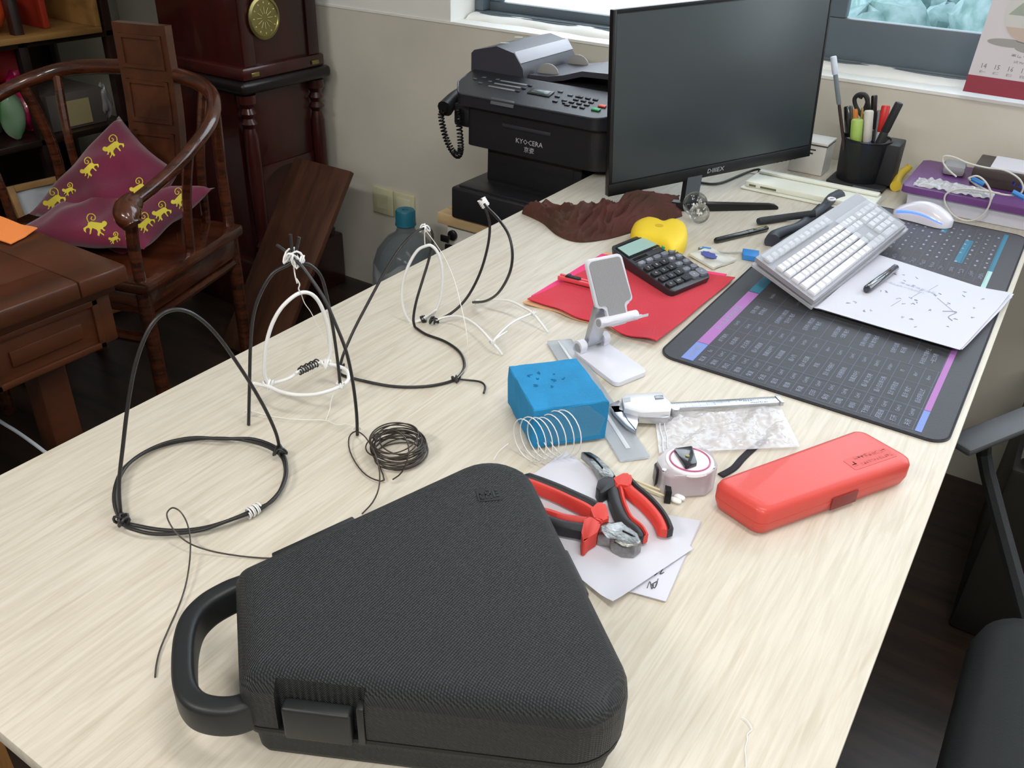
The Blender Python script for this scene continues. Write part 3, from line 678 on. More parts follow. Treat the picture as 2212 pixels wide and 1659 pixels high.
# scanner lid, feeder and input tray
m = M(); box(m, W, (-1.245, -0.83), (1.80, 2.06), (0.112, 0.158), 0.004); box(m, W, (-1.13, -0.82), (1.795, 1.80), (0.150, 0.156), 0.001); obj('scanner_lid', m, PB, pr)
m = M(); rings = []
for y in (1.803, 2.05):
    rings.append([V((x, y, z)) for x, z in ((-1.272, 0.150), (-1.272, 0.198), (-1.264, 0.206), (-1.20, 0.222), (-1.15, 0.212), (-1.125, 0.180), (-1.12, 0.150))])
loft(m, rings); obj('document_feeder', m, mat('feeder_grey', (56, 56, 66), 0.45, bump=('noise', 500, 0.1)), pr)
m = M()
for y in (1.86, 1.95): prism(m, Fr((-1.215-(y-1.86)*0.2, y, 0.2195), (1, 0, 0.1), (0, 1, 0)), rpoly([(-.012, -.004), (.012, -.004), (.012, .004), (-.012, .004)], .0035, 4), 0, .0012)
obj('feeder_sticker', m, mat('sticker_white', (200, 200, 196), 0.5), pr)
m = M(); box(m, Fr((-1.153, 1.803, 0.2128), (0.62, 0, -0.8), (0, 1, 0)), (0, 0.030), (0, 0.247), (0.001, 0.005), 0.001); obj('feeder_cover_strip', m, mat('silver_grey_plastic', (176, 178, 188), 0.4), pr)
m = M(); rings = []
for x, z in ((-1.13, 0.165), (-1.07, 0.168), (-1.03, 0.176), (-0.98, 0.192), (-0.90, 0.196), (-0.80, 0.190)):
    rings.append([V((x, 1.825, z)), V((x, 1.825, z-0.012)), V((x, 2.035, z-0.012)), V((x, 2.035, z))])
loft(m, rings); obj('document_tray', m, mat('feeder_grey'), pr)
for y in (1.86, 2.005):
    m = M(); prism(m, Fr((-1.118, y, 0.164), (1, 0, 0), Z, (0, -1, 0)), [(0, 0)]+[(0.030-0.030*math.cos(PI*k/10)-0.0, 0.026*math.sin(PI*k/10)) for k in range(1, 10)]+[(0.06, 0)], 0, 0.004, 0.0008); obj('paper_guide', m, mat('guide_grey', (140, 140, 138), 0.5), pr)
# handset with curly cord
hs = obj('handset_cradle', bx((-1.262, -1.215), (1.715, 1.98), (0.045, 0.10), 0.008), PB, pr)
m = M(); tube(m, [(-1.275, 1.70, 0.085), (-1.280, 1.76, 0.105), (-1.283, 1.85, 0.112), (-1.280, 1.94, 0.105), (-1.275, 1.985, 0.088)], lambda t: 0.020-0.006*math.sin(PI*t), 12, smooth=6); obj('handset', m, PB, pr)
cp = [atp(*q, V((0, 1.70, 0)), V((0, 1, 0))) for q in ((967, 222), (964, 240), (953, 246), (957, 275), (966, 305), (979, 328), (990, 336), (995, 322), (994, 295), (991, 262), (989, 236))]
path = spline(cp, 26); m = M(); Fm = frames(path); hel = []
tot = 0
for i, p in enumerate(path):
    s, b = Fm[i]; a = i*1.05; r = 0.0 if i < 40 else 0.0062; hel.append(p+s*(r*math.cos(a))+b*(r*math.sin(a)))
tube(m, spline(hel, 3), 0.0021, 6); obj('curly_cord', m, m_dark, pr)

# ------------------------------------------------------------------ monitor
ML = at(1313, 425, 0.035); MR = at(1748, 337, 0.062)
ex = (MR-ML); MW = ex.length; ex.normalize(); nrm = V((ex.y, -ex.x, 0)).normalized()
up = (Z*math.cos(math.radians(1.8))-nrm*math.sin(math.radians(1.8))); up = (up-ex*up.dot(ex)).normalized(); nrm = ex.cross(up)
MF = Fr(ML, ex, up, nrm); MH = 0.342
mn = thing('monitor', at(1485, 450, 0), 'large black flat monitor, screen off, angled beside the printer', 'monitor')
m_bz = mat('monitor_black', (24, 25, 27), 0.35, bump=('noise', 400, 0.08))
m = M(); box(m, MF, (0, MW), (0, MH), (-0.012, 0.0), 0.002); box(m, MF, (MW*0.2, MW*0.8), (0.02, MH*0.6), (-0.036, -0.012), 0.008); obj('housing', m, m_bz, mn)
obj('screen', box(M(), MF, (0.008, MW-0.006), (0.026, MH-0.008), (-0.001, 0.0008), 0.0002), mat('hazed_screen_off', (56, 64, 68), 0.32, spec=0.6), mn)  # grey base lifted: window haze and reflection put into the colour
m = M(); box(m, MF, (0, MW), (0.0, 0.024), (-0.002, 0.0018), 0.001); obj('lower_bezel', m, m_bz, mn)
m = M(); box(m, MF, (0, 0.007), (0.024, MH), (-0.002, 0.0014), 0.0006); box(m, MF, (MW-0.005, MW), (0.024, MH), (-0.002, 0.0014), 0.0006); box(m, MF, (0.007, MW-0.005), (MH-0.006, MH), (-0.002, 0.0014), 0.0006); obj('frame_edge', m, m_bz, mn)
m = M(); text(m, 'DIIIEX', MF(MW*0.505, 0.012, 0.002), ex+up*0.0, up+ex*0.15, 0.013, sx=1.25); obj('logo', m, mat('logo_light', (176, 180, 184), 0.4), mn, 0)
m = M()
for k in range(5): box(m, MF, (MW*0.82+k*0.012, MW*0.82+k*0.012+0.005), (0.0, 0.0022), (0.0018, 0.0024), 0.0002)
obj('buttons', m, m_dark, mn)
hub = at(1486, 448, 0.006)
nk = MF(MW*0.43, 0.02, -0.02)
m = M(); rings = []
for t in range(7):
    p = nk.lerp(V((hub.x, hub.y, 0.008)), t/6); h = 0.019-0.002*t/6
    rings.append([p-ex*h+nrm*0.007, p+ex*h+nrm*0.007, p+ex*h-nrm*0.007, p-ex*h-nrm*0.007])
loft(m, rings); obj('neck', m, m_bz, mn)
def footleg(a, b, w0=0.011, w1=0.007):
    m_ = M(); d = (b-a).normalized(); s = V((-d.y, d.x, 0)); rings = []
    for t, w, h in ((0, w0, 0.016), (0.1, w0, 0.016), (0.9, w1, 0.011), (0.97, w1*0.9, 0.009), (1.0, w1*0.6, 0.005)):
        p = a.lerp(b, t); p.z = 0; rings.append([p-s*w+Z*0.0005, p+s*w+Z*0.0005, p+s*w*0.8+Z*h, p-s*w*0.8+Z*h])
    loft(m_, rings); return m_
obj('foot', footleg(V((hub.x, hub.y, 0)), at(1680, 447, 0.004)), m_bz, mn)
obj('foot', footleg(V((hub.x, hub.y, 0)), at(1345, 428, 0.004)), m_bz, mn)
# cables behind the monitor
m = M(); tube(m, [at(1500, 392, 0.003), at(1535, 397, 0.003), at(1560, 394, 0.003), at(1590, 382, 0.003), at(1620, 370, 0.004), at(1640, 366, 0.012), at(1638, 374, 0.003)], 0.0026, 8, smooth=6)
single('monitor_cable', m, mat('cable_grey', (70, 68, 70), 0.5), 'thin dark grey cable curving on the desk behind the monitor', 'cable')

# ------------------------------------------------------------------ desk mat with printed shortcut tables
PX0, PX1, PY0, PY1 = -0.404, -0.014, 1.035, 1.902
m_pad = mat('desk_mat_black', (34, 36, 46), 0.55, sheen=0.2, bump=('noise', 900, 0.25))
oc_ = rpoly([(PX0, PY0), (PX1, PY0), (PX1, PY1), (PX0, PY1)], 0.026, 8)
m = M(); prism(m, W, oc_, 0.0002, 0.003)
pad = single('desk_mat', m, m_pad, 'big black desk mat printed with shortcut tables, under the keyboard', 'desk mat')
m = M(); N = 0
ring_ = [V((x, y, 0.0022)) for x, y in inset([(x, y) for x, y in oc_], 0.0018)]
tube(m, ring_, 0.0016, 6, closed=True); obj('stitched_edge', m, mat('stitch', (30, 30, 38), 0.7, bump=('noise', 700, 1.0)), pad)
PZ = 0.0034
def flat(m_, x0, x1, y0, y1, z=PZ): m_.add([(x0, y0, z), (x1, y0, z), (x1, y1, z), (x0, y1, z)], [[0, 1, 2, 3]])
def ptext(m_, s, x, y, size, sx=0.85): text(m_, s, (x, y, PZ+0.0002), (0, 1, 0), (-1, 0, 0), size, sx=sx)
for nm, c, segs in (('blue_bar', (118, 140, 208), ((-.371, -.353, 1.046, 1.104), (-.055, -.047, 1.046, 1.104))),
                    ('pink_bar', (168, 110, 178), ((-.371, -.353, 1.105, 1.321), (-.055, -.047, 1.105, 1.36))),
                    ('teal_bar', (60, 122, 148), ((-.371, -.353, 1.323, 1.395), (-.055, -.047, 1.666, 1.885), (-.113, -.099, 1.672, 1.806), (-.162, -.152, 1.82, 1.89))),
                    ('rose_bar', (150, 90, 110), ((-.371, -.353, 1.396, 1.43),)), ('mint_bar', (170, 208, 206), ((-.055, -.047, 1.56, 1.665),))):
    for s in segs:
        m = M(); flat(m, *s); obj(nm, m, mat('print_'+nm, c, 0.6), pad, 0)
m = M()
rx = [-.353+i*(.295/17) for i in range(18)]
for x in rx: flat(m, x-.0003, x+.0003, 1.046, 1.225)
for y in (1.046, 1.074, 1.104, 1.106, 1.172, 1.222, 1.30, 1.352): flat(m, -.353, -.056, y-.0003, y+.0003)
gx = [-.353+i*(.297/7) for i in range(8)]
for x in gx: flat(m, x-.0003, x+.0003, 1.222, 1.46)
for i in range(19): x = -.345+i*.0162; flat(m, x-.0002, x+.0002, 1.60, 1.885)
for y in (1.60, 1.665, 1.69, 1.715, 1.74, 1.765, 1.79, 1.815, 1.84, 1.865, 1.885): flat(m, -.353, -.056, y-.0002, y+.0002)
obj('grid_lines', m, mat('print_line', (108, 112, 140), 0.6), pad, 0)
m = M()
A = ['取消 Esc', '复制 Ctrl+C', '剪切 Ctrl+X', '撤销 Ctrl+Z', '恢复 Ctrl+Y', '全选 Ctrl+A', '查找 Ctrl+F', '替换 Ctrl+H', '新建 Ctrl+N', '打印 Ctrl+P', '保存 Ctrl+S', '加粗 Ctrl+B', '倾斜 Ctrl+I', '下划线 Ctrl+U', '超链接 Ctrl+K', '粘贴 Ctrl+V', '打开 Ctrl+O', '关闭 Ctrl+W']
A.pop(15)
B = ['向下填充 Ctrl+D', '向右填充 Ctrl+R', '定义名称 Ctrl+F3', '插入超链接 Ctrl+K', '隐藏选中列 Ctrl+0', '取消隐藏 Ctrl+Shift+(', '插入列 Ctrl+Shift+;', '插入本日期 Ctrl+;', '求和 Alt+=', '显示“单元格格式” Ctrl+1', '应用删除线 Ctrl+5', '隐藏选中行 Ctrl+9', '插入新工作表 Shift+F11', '插入空白单元格 Ctrl+Shift+=', '显示“拼写检查” F7', '显示“样式” Alt+\'', '自动求和公式 Alt+=']
for i in range(17):
    x = (rx[i]+rx[i+1])/2
    a, b = A[i].split(' '); ptext(m, a, x, 1.060, 0.0088, 0.9); ptext(m, b, x, 1.089, 0.0082, 0.72)
    a, b = B[i].rsplit(' ', 1); ptext(m, a, x, 1.139, 0.0082, min(0.85, 6.3/len(a)*0.95)); ptext(m, b, x, 1.197, 0.0076, min(0.8, 6.5/max(len(b), 1)))
Cc = [('应用“常规”', '数字格式', 'Ctrl+Shift+~'), ('应用带两个小数位的', '“百分比”格式', 'Ctrl+Shift+%'), ('应用带小数位的', '“货币”格式', 'Ctrl+Shift+$'), ('应用带日期的', '“日期”格式', 'Ctrl+Shift+#'), ('应用小时和分钟', '“时间”数字格式', 'Ctrl+Shift+@'), ('应用外边框', '单元格', 'Ctrl+Shift+&'), ('移动到工作簿中上', '一张工作表', 'Ctrl+PgUp')]
for i, (a, b, c) in enumerate(Cc):
    x = (gx[i]+gx[i+1])/2; ptext(m, a, x-.006, 1.261, 0.0082, min(.85, 7.5/len(a)*.9)); ptext(m, b, x+.006, 1.261, 0.0082, .85); ptext(m, c, x, 1.327, 0.0076, .62)
ptext(m, 'OFFICE通用', -.362, 1.075, 0.0105, .8); ptext(m, 'EXCEL最常用快捷键', -.362, 1.21, 0.0115, .95)
rnd = random.Random(11)
for i in range(18):
    for k in range(8):
        if rnd.random() < .9: x = -.337+i*.0162; y = 1.677+k*.0255; s = rnd.uniform(.3, 1); flat(m, x-.0019, x+.0019, y-.005*s, y+.005*s, PZ+.0001)
    x = -.337+i*.0162; s = rnd.uniform(.5, 1); glyphs(m, Fr((x, 1.632, PZ), (0, 1, 0), (-1, 0, 0)), -.015*s, .015*s, 0, .008, 5, i, .0002)
obj('printed_text', m, mat('print_text', (150, 154, 176), 0.6), pad, 0)
# ------------------------------------------------------------------ helpers for things lying on the desk
def pp(m, px, z0, z1, bev=0.0, r=0.0, seg=2, n=5):
    c = [at(x, y, z1) for x, y in px]; c = [(p.x, p.y) for p in c]
    if r: c = rpoly(c, r, n)
    return prism(m, W, c, z0, z1, bev, seg)
class Patch:
    def __init__(s, a, b, c, d): s.c = [V(q) for q in (a, b, c, d)]; s.n = (s.c[1]-s.c[0]).cross(s.c[3]-s.c[0]).normalized(); s.n = s.n if s.n.z > 0 else -s.n
    def __call__(s, u, v, w=0.0):
        a, b, c, d = s.c; return a*(1-u)*(1-v)+b*u*(1-v)+c*u*v+d*(1-u)*v+s.n*w
    def ax(s): return (s.c[1]-s.c[0]).normalized(), (s.c[0]-s.c[3]).normalized()
def ppl(m, px, p, n, t0, t1, r=0.0, bev=0.0):
    """outline on the plane through p with normal n, extruded along n"""
    ex_ = n.cross(Z).normalized() if abs(n.z) < 0.95 else V((1, 0, 0)); ey_ = n.cross(ex_)
    if n.z < 0: pass
    f = Fr(p, ex_, ey_, n); c = []
    for x, y in px:
        q = atp(x, y, p, n)-p; c.append((q.dot(f.x), q.dot(f.y)))
    if r: c = rpoly(c, r, 5)
    return prism(m, f, c, t0, t1, bev)

# ------------------------------------------------------------------ keyboard
K = Patch(at(1632, 556, .050), at(1852, 416, .078), at(1957, 488, .046), at(1758, 650, .026))   # v: back -> front, u: left -> right
kb = thing('keyboard', K(0.5, 0.5, -0.02), 'white full-size keyboard lying askew across the desk mat', 'keyboard')
m_kb = mat('keyboard_white', (158, 158, 166), 0.45)
m = M(); box(m, K, (0, 1), (0, 1), (-0.008, 0.0)); obj('body', m, m_kb, kb)
m_key = mat('key_white', (218, 218, 226), 0.4)
ku = K.c[1]-K.c[0]; kl = ku.length; kv = (K.c[3]-K.c[0]).length
def key(u0, u1, v0, v1):
    g = 0.0012; a = g/kl; b = g/kv; m_ = M(); t = 0.0016
    rings = [[K(u0+a, v0+b, 0), K(u1-a, v0+b, 0), K(u1-a, v1-b, 0), K(u0+a, v1-b, 0)], [K(u0+a, v0+b, .003), K(u1-a, v0+b, .003), K(u1-a, v1-b, .003), K(u0+a, v1-b, .003)],
             [K(u0+a+t/kl, v0+b+t/kv, .0055), K(u1-a-t/kl, v0+b+t/kv, .0055), K(u1-a-t/kl, v1-b-t/kv, .0055), K(u0+a+t/kl, v1-b-t/kv, .0055)]]
    loft(m_, rings, False, True); obj('key', m_, m_key, kb, 30)
U = 0.0425; rows = [(0.30, [1]*13+[2]), (0.435, [1.5]+[1]*12+[1.5]), (0.57, [1.75]+[1]*11+[2.25]), (0.705, [2.25]+[1]*10+[2.75]), (0.84, [1.5, 1.25, 1.25, 6, 1.25, 1.25, 1.25, 1.25])]
for v, ws in rows:
    u = 0.02
    for w_ in ws: key(u, u+w_*U, v, v+.13); u += w_*U
for i in range(12): u = .02+i*.0495; key(u, u+.045, .09, .20)
for i in range(3):
    for v in (.30, .435): key(.635+i*.042, .635+(i+1)*.042, v, v+.13)
for i, v in ((1, .705), (0, .84), (1, .84), (2, .84)): key(.635+i*.042, .635+(i+1)*.042, v, v+.13)
for i in range(4):
    for k in range(4): key(.78+i*.048, .78+(i+1)*.048, .30+k*.135, .30+k*.135+.13)
key(.78, .876, .84, .97); key(.876, .924, .84, .97)
m = M(); box(m, K, (0.012, 0.60), (0.055, 0.235), (0.0058, 0.0068)); box(m, K, (0.615, 0.985), (0.24, 0.985), (0.0058, 0.0068)); obj('silicone_cover', m, mat('silicone', (206, 209, 216), 0.3, alpha=0.25), kb)
T_ = Patch(at(1626, 570, .036), at(1846, 428, .060), at(1962, 496, .034), at(1756, 664, .0135))
m = M()
box(m, T_, (-.01, 1.0), (0, 1.0), (-0.003, 0.0015))
single('clear_tray', m, mat('frosted_plastic', (214, 216, 222), 0.25, trans=0.35, alpha=0.8), 'translucent plastic tray directly beneath the white keyboard', 'tray')
# black hand tool and bar sticking out behind the keyboard
m = M()
def ribbon(m_, px, w_, h, z=0.0):
    pts = spline([at(x, y, z) for x, y in px], 6); fr = frames(pts, False, UPV); rings = []
    for p, (s, b) in zip(pts, fr):
        rings.append([p-s*w_, p+s*w_, p+s*w_*.8+Z*h, p-s*w_*.8+Z*h])
    loft(m_, rings); return m_
m = M(); tube(m, [at(1812, 424, .012), at(1795, 430, .014), at(1783, 444, .012), at(1762, 460, .009), at(1742, 476, .008), at(1722, 490, .009), at(1692, 500, .010), at(1672, 510, .011), at(1668, 522, .010)], lambda t: 0.0085+0.006*abs(2*t-1)**3, 12, smooth=6)
tl = single('hand_tool', m, mat('grey_black_rubber', (62, 66, 76), 0.55), 'dark grey curved hand tool with a white ring, half under the keyboard', 'tool')
rc = at(1796, 432, .026); m = M(); tube(m, [rc+V((.0065*math.cos(a), .0085*math.sin(a), .002)) for a in [2*PI*k/16 for k in range(16)]], 0.0022, 6, closed=True); obj('ring', m, mat('ring_white', (236, 236, 244), 0.4), tl)
m = M(); tube(m, [at(1638, 478, .0085), at(1644, 477, .0085), at(1700, 469, .0085), at(1762, 461, .022)], lambda t: 0.0072 if t > .03 else 0.006, 12)
single('black_bar', m, mat('grip_black', (46, 48, 54), 0.7, bump=('noise', 500, 0.4)), 'black ribbed bar pointing left from behind the keyboard', 'bar')

# ------------------------------------------------------------------ mouse
mf, mt_ = at(1932, 462, 0.004), at(2048, 492, 0.004)
a = (mf-mt_).normalized(); s_ = V((-a.y, a.x, 0)); mc = (mf+mt_)/2+s_*(-0.006); MFm = Fr(mc, a, s_, Z)
if (mc+s_*0.03-CAM).length < (mc-s_*0.03-CAM).length: side = 1
else: side = -1
ms = thing('mouse', mc, 'white computer mouse with a glowing blue stripe at the head of the desk mat', 'mouse')
m = M(); rings = []; NL = 18
for i in range(NL+1):
    t = i/NL; x = -0.058+0.116*t; wdt = 0.031*(max(1-(2*t-1)**4, 0.02))**0.5*(0.92+0.08*math.cos(6*t)); hh = 0.004+0.034*(math.sin(PI*min(max(t*0.9+0.08, 0), 1)))**0.8
    rings.append([MFm(x, wdt*math.cos(q), 0.0005+max(hh*math.sin(q), 0)) for q in [PI*k/14 for k in range(15)]])
loft(m, rings); obj('shell', m, mat('mouse_white', (222, 220, 232), 0.25, coat=0.3), ms, 60)
m = M(); pts = []
for i in range(2, NL-1):
    t = i/NL; x = -0.058+0.116*t; wdt = 0.031*(max(1-(2*t-1)**4, 0.02))**0.5*(0.92+0.08*math.cos(6*t)); hh = 0.004+0.034*(math.sin(PI*min(max(t*0.9+0.08, 0), 1)))**0.8
    q = (0.62-0.25*(1-t)) if side > 0 else PI-(0.62-0.25*(1-t)); pts.append(MFm(x, wdt*math.cos(q)*1.0, hh*math.sin(q)))
tube(m, pts, lambda t: 0.0012+0.002*t, 8); obj('light_strip', m, mat('blue_led', (90, 120, 255), 0.4, emit=((70, 110, 255), 2.2)), ms)
m = M(); tube(m, [MFm(-.05, -side*.0, .0), MFm(-.056, 0, .002)], .004, 6)

# ------------------------------------------------------------------ paper on the mat
rs = random.Random(5)
for k in range(6):
    z = 0.0038+k*0.0021; dx, dy = (rs.uniform(-9, 9), rs.uniform(-7, 7)) if k < 5 else (0, 0)
    top = k == 5; crn = [at(1764+dx, 664+dy*.3, z), at(1895+dx, 549+dy, z), at(2180+dx, 640+dy, z), at(2073+dx*.6, 757-dy*.2, z)]
    Pq = Patch(*crn); m = M()
    def sheet(u, v, k=k): return Pq(u, v)+Z*(0.0004*math.sin(7*u+k)+0.007*max(v-.8, 0)*5*max(u-.75, 0)*4*(0.4+k*.12)+0.003*max(.1-u, 0)*10*max(v-.5, 0))
    grid(m, sheet, 12, 12, 0.0003)
    if top: o = single('written_sheet', m, m_paper, 'white sheet with faint handwriting, topmost of the stack on the desk mat', 'paper', smooth=60); ps = o; PT = sheet
    else: single('loose_sheet', m, m_paper, 'plain white sheet under the handwritten one, right of the keyboard', 'paper', 'loose sheets under the handwritten one', smooth=60)
m = M(); rs = random.Random(2)
def scrib(m_, fn, u, v, su, sv, n, th=0.0004):
    pts = [fn(min(max(u+rs.uniform(-su, su), 0.02), .98), min(max(v+rs.uniform(-sv, sv), .02), .98))+Z*.0003 for _ in range(n)]
    tube(m_, pts, th, 4, smooth=2)
for i in range(34): scrib(m, PT, rs.uniform(.12, .85), rs.uniform(.08, .92), .015, .015, 5)
pq = [PT(.45, .72), PT(.50, .80), PT(.40, .78), PT(.36, .82)]; tube(m, [p+Z*.0004 for p in pq], .0007, 4, smooth=5)
tube(m, [PT(.62, .62)+Z*.0004, PT(.48, .80)+Z*.0004], .0003, 4)
for u0 in (.30, .52, .70): tube(m, [PT(u0, .32+u0*.3)+Z*.0004, PT(u0+.12, .34+u0*.3)+Z*.0004], .0003, 4)
obj('handwriting', m, mat('pencil', (150, 152, 180), 0.7), ps, 0)['kind'] = 'stuff'
m = M(); PTF = Fr(PT(.64, .32), PT(.62, .6)-PT(.62, .4), PT(.8, .5)-PT(.6, .5)); PTF.z = Z; glyphs(m, PTF, 0, .06, .010, .008, 7, 6, .0012); glyphs(m, PTF, -.02, .045, -.004, .006, 11, 7, .0012)
obj('printed_line', m, mat('faint_blue', (178, 184, 216), 0.7), ps, 0)
def pen(name, a, b, r, mt, label, clip=None, capmat=None, tip=True, capf=0.35, clipside=1):
    d = (b-a); L = d.length; d = d.normalized(); s, n_ = frames([a, b], False, UPV)[0]; f = Fr(a, s, n_, d)
    t = thing(name, a.lerp(b, .5), label, 'pen')
    m_ = M(); lathe(m_, f, [(.0005, 0), (r*.75, .001), (r, .004), (r, L*(1-capf))], 20); obj('barrel', m_, mt, t)
    m_ = M(); lathe(m_, f, [(r*1.06, L*(1-capf)), (r*1.08, L*(1-capf)+.001), (r*1.06, L-.004), (r*.8, L-.001), (.0005, L)], 20); obj('cap', m_, capmat or mt, t)
    if clip: m_ = M(); g = Fr(a+n_*(r*1.05), s, n_, d); tube(m_, [g(0, .000, L*.97), g(clipside*.003, .002, L*.93), g(clipside*.004, .0025, L*.8), g(clipside*.003, .0005, L*.70)], .0011, 6, smooth=4); obj('clip', m_, clip, t)
    return t
zz = 0.0212
pen('fountain_pen', at(1936, 577, zz), at(1871, 626, zz), .0062, mat('pen_dark', (40, 46, 56), 0.2, coat=0.8), 'dark glossy fountain pen lying on the handwritten sheet', clip=m_chrome, capf=0.55, clipside=-1)
pen('gel_pen', at(1544, 520, .0056), at(1658, 493, .0056), .0055, mat('pen_black', (24, 26, 28), 0.25, coat=0.6), 'black pen lying alone on the bare desk left of the keyboard', clip=mat('gold_print', (190, 180, 110), 0.3, metal=0.8), capf=0.4)

# ------------------------------------------------------------------ small packet, blue cable
m = M(); pk = Patch(at(1488, 547, .007), at(1530, 534, .007), at(1590, 560, .006), at(1541, 578, .005)); grid(m, lambda u, v: pk(u, v)+Z*(.002*math.sin(7*u)*math.sin(9*v)), 10, 10, .004)
pkt = single('plastic_packet', m, mat('packet_white', (214, 214, 208), 0.2, coat=0.6, bump=('noise', 90, 0.4)), 'small clear-wrapped white packet with a blue emblem, between calculator and keyboard', 'packet')
m = M(); prism(m, lambda a, b, c: pk(a, b)+Z*(.0022+c), [(.30+.20*math.cos(q)*(1+.12*math.sin(7*q))+.16, .42+.26*math.sin(q)*(1+.12*math.sin(9*q))) for q in [2*PI*k/40 for k in range(40)]], 0, .0004)
obj('emblem', m, mat('blue_print', (78, 88, 160), 0.5), pkt, 0)
uc = thing('usb_cable', at(1560, 542, 0), 'short cable with bright blue plugs behind the small white packet', 'cable')
mblue = mat('bright_blue', (52, 130, 206), 0.45)
m = M(); tube(m, [at(1535, 540, .004), at(1560, 545, .003), at(1590, 545, .003), at(1608, 545, .005)], .0014, 6, smooth=5); obj('cord', m, mat('cord_grey', (170, 170, 172), 0.5), uc)
m = M(); tube(m, [at(1517, 537, .0045), at(1536, 540, .0045)], .0042, 8); obj('plug_grip', m, mblue, uc)
m = M(); tube(m, [at(1510, 538, .0045), at(1517, 537, .0045)], .0032, 8); obj('connector', m, m_steel, uc)
obj('plug_housing', pp(M(), [(1605, 536), (1640, 541), (1640, 556), (1605, 550)], .001, .010, .001), mblue, uc)

# ------------------------------------------------------------------ calculator
Q = Patch(at(1318, 534, .030), at(1402, 500, .030), at(1537, 594, .018), at(1450, 630, .018))
ca = thing('calculator', Q(.5, .5, -.02), 'black desk calculator with grey oval keys, lying on the red felt', 'calculator')
m_cal = mat('calculator_black', (48, 49, 54), 0.35, bump=('noise', 500, 0.1))
ol = rpoly([(0, 0), (1, 0), (1, 1), (0, 1)], .08, 6)
m = M(); rings = []
for z_, s_c in ((-1, .97), (-.012, .975), (-.004, 1.0), (-.001, 1.0), (0, .985)):
    ring = []
    for u, v in ol:
        bow = 0.035*(1-(2*u-1)**2)*(1 if v > .5 else -1)*abs(2*v-1); u2, v2 = .5+(u-.5)*s_c, .5+(v-.5)*s_c+bow
        p = Q(u2, v2, z_ if z_ > -1 else 0)
        if z_ == -1: p = V((p.x, p.y, .0096))
        ring.append(p)
    rings.append(ring)
loft(m, rings); obj('body', m, m_cal, ca, 35)
def qbox(name, u0, u1, v0, v1, w0, w1, mt, r=.02, asp=1.35):
    m_ = M(); c = rpoly([(u0, v0*asp), (u1, v0*asp), (u1, v1*asp), (u0, v1*asp)], r, 4) if r else [(u0, v0*asp), (u1, v0*asp), (u1, v1*asp), (u0, v1*asp)]
    prism(m_, lambda a, b, c_: Q(a, b/asp, c_), c, w0, w1); return obj(name, m_, mt, ca, 30)
qbox('display_bezel', .05, .95, .045, .30, 0, .0012, m_dark, .03)
lc = qbox('display', .085, .915, .07, .265, .0012, .0018, mat('lcd_green', (158, 190, 184), 0.25), 0)
m = M(); exq, eyq = Q.ax()
text(m, '0', Q(.85, .165, .0021), exq, eyq, .020, sx=.8); obj('digits', m, mat('lcd_dark', (84, 104, 104), 0.5), lc, 0)
qbox('panel_line', .05, .95, .385, .39, 0, .0008, mat('groove', (24, 24, 28), 0.3), 0)
qbox('solar_cell', .08, .42, .325, .365, 0, .0006, mat('solar', (34, 26, 26), 0.2), 0)
m = M(); QF = Fr(Q(0, 0), exq, eyq); glyphs(m, QF, .070, .088, -.0475, .006, 6, 1, .0012); glyphs(m, QF, .068, .090, -.0545, .005, 8, 2, .0012); obj('print', m, mat('cal_print', (150, 150, 156), 0.5), ca, 0)
mg = mat('cal_key_grey', (116, 120, 132), 0.45); mkk = mat('cal_key_black', (36, 37, 41), 0.4)
legends = {}
kl_m = mat('legend', (214, 216, 220), 0.5)
def ckey(u, v, wu, wv, mt, s, r):
    o = qbox('key', u-wu/2, u+wu/2, v-wv/2, v+wv/2, 0, .0042, mt, r)
    if s: m_ = M(); text(m_, s, Q(u, v, .0046), exq, eyq, .0088); obj('legend', m_, kl_m, o, 0)
us = [.115, .305, .495, .69, .88]; vs_r = [.455, .57, .685, .80, .915]
for i, s in enumerate(['GT', 'MU', 'M-', 'M+', '√']): ckey(us[i], vs_r[0], .15, .062, mg, s if i < 2 else '', .04)
for j, r_ in enumerate((['7', '8', '9', '▶', '%'], ['4', '5', '6', '×', '÷'], ['1', '2', '3', '−', ''])):
    for i, s in enumerate(r_):
        if i < 3: ckey(us[i], vs_r[j+1], .16, .080, mkk, s, .02)
        else: ckey(us[i], vs_r[j+1], .145, .062, mg, s, .04)
for i, s in enumerate(['0', '00', '.']): ckey(us[i], vs_r[4], .16, .080, mkk, s, .02)
ckey(.69, .915, .16, .10, mg, '+', .05); ckey(.88, .915, .17, .12, mg, '=', .05)
qbox('power_key', .80, .95, .325, .375, 0, .0042, mat('green_key', (60, 160, 146), 0.4), .03)

# ------------------------------------------------------------------ felt sheets
def felt(name, cs, z, mt, label, seed, amp=.003, th=.0015):
    r_ = random.Random(seed); ph = r_.uniform(0, 6); F = Patch(*[at(x, y, z) for x, y in cs]); m_ = M()
    def fn(u, v):
        eu = 1-min(u, 1-u)*8 if min(u, 1-u) < .125 else 0; ev = max(0, v-.85)/.15
        p = F(u, v); wv = (F.c[3]-F.c[0]).normalized()
        return p+wv*(.004*math.sin(16*u+ph)*ev)+Z*(amp*(0.5+0.5*math.sin(19*u+ph))*ev*1.0+amp*.4*(1+math.sin(14*v+ph))*eu*.5)
    grid(m_, fn, 40, 30, th); return single(name, m_, mt, label, 'felt sheet', 'felt sheets beneath the calculator', smooth=60)
felt('felt_sheet', [(1308, 545), (1572, 600), (1406, 736), (1132, 655)], .0018, mat('orange_felt', (226, 172, 128), 0.95, sheen=0.2, bump=('noise', 900, 0.4)), 'pale orange felt sheet peeking out beneath the red one', 3, .0028)
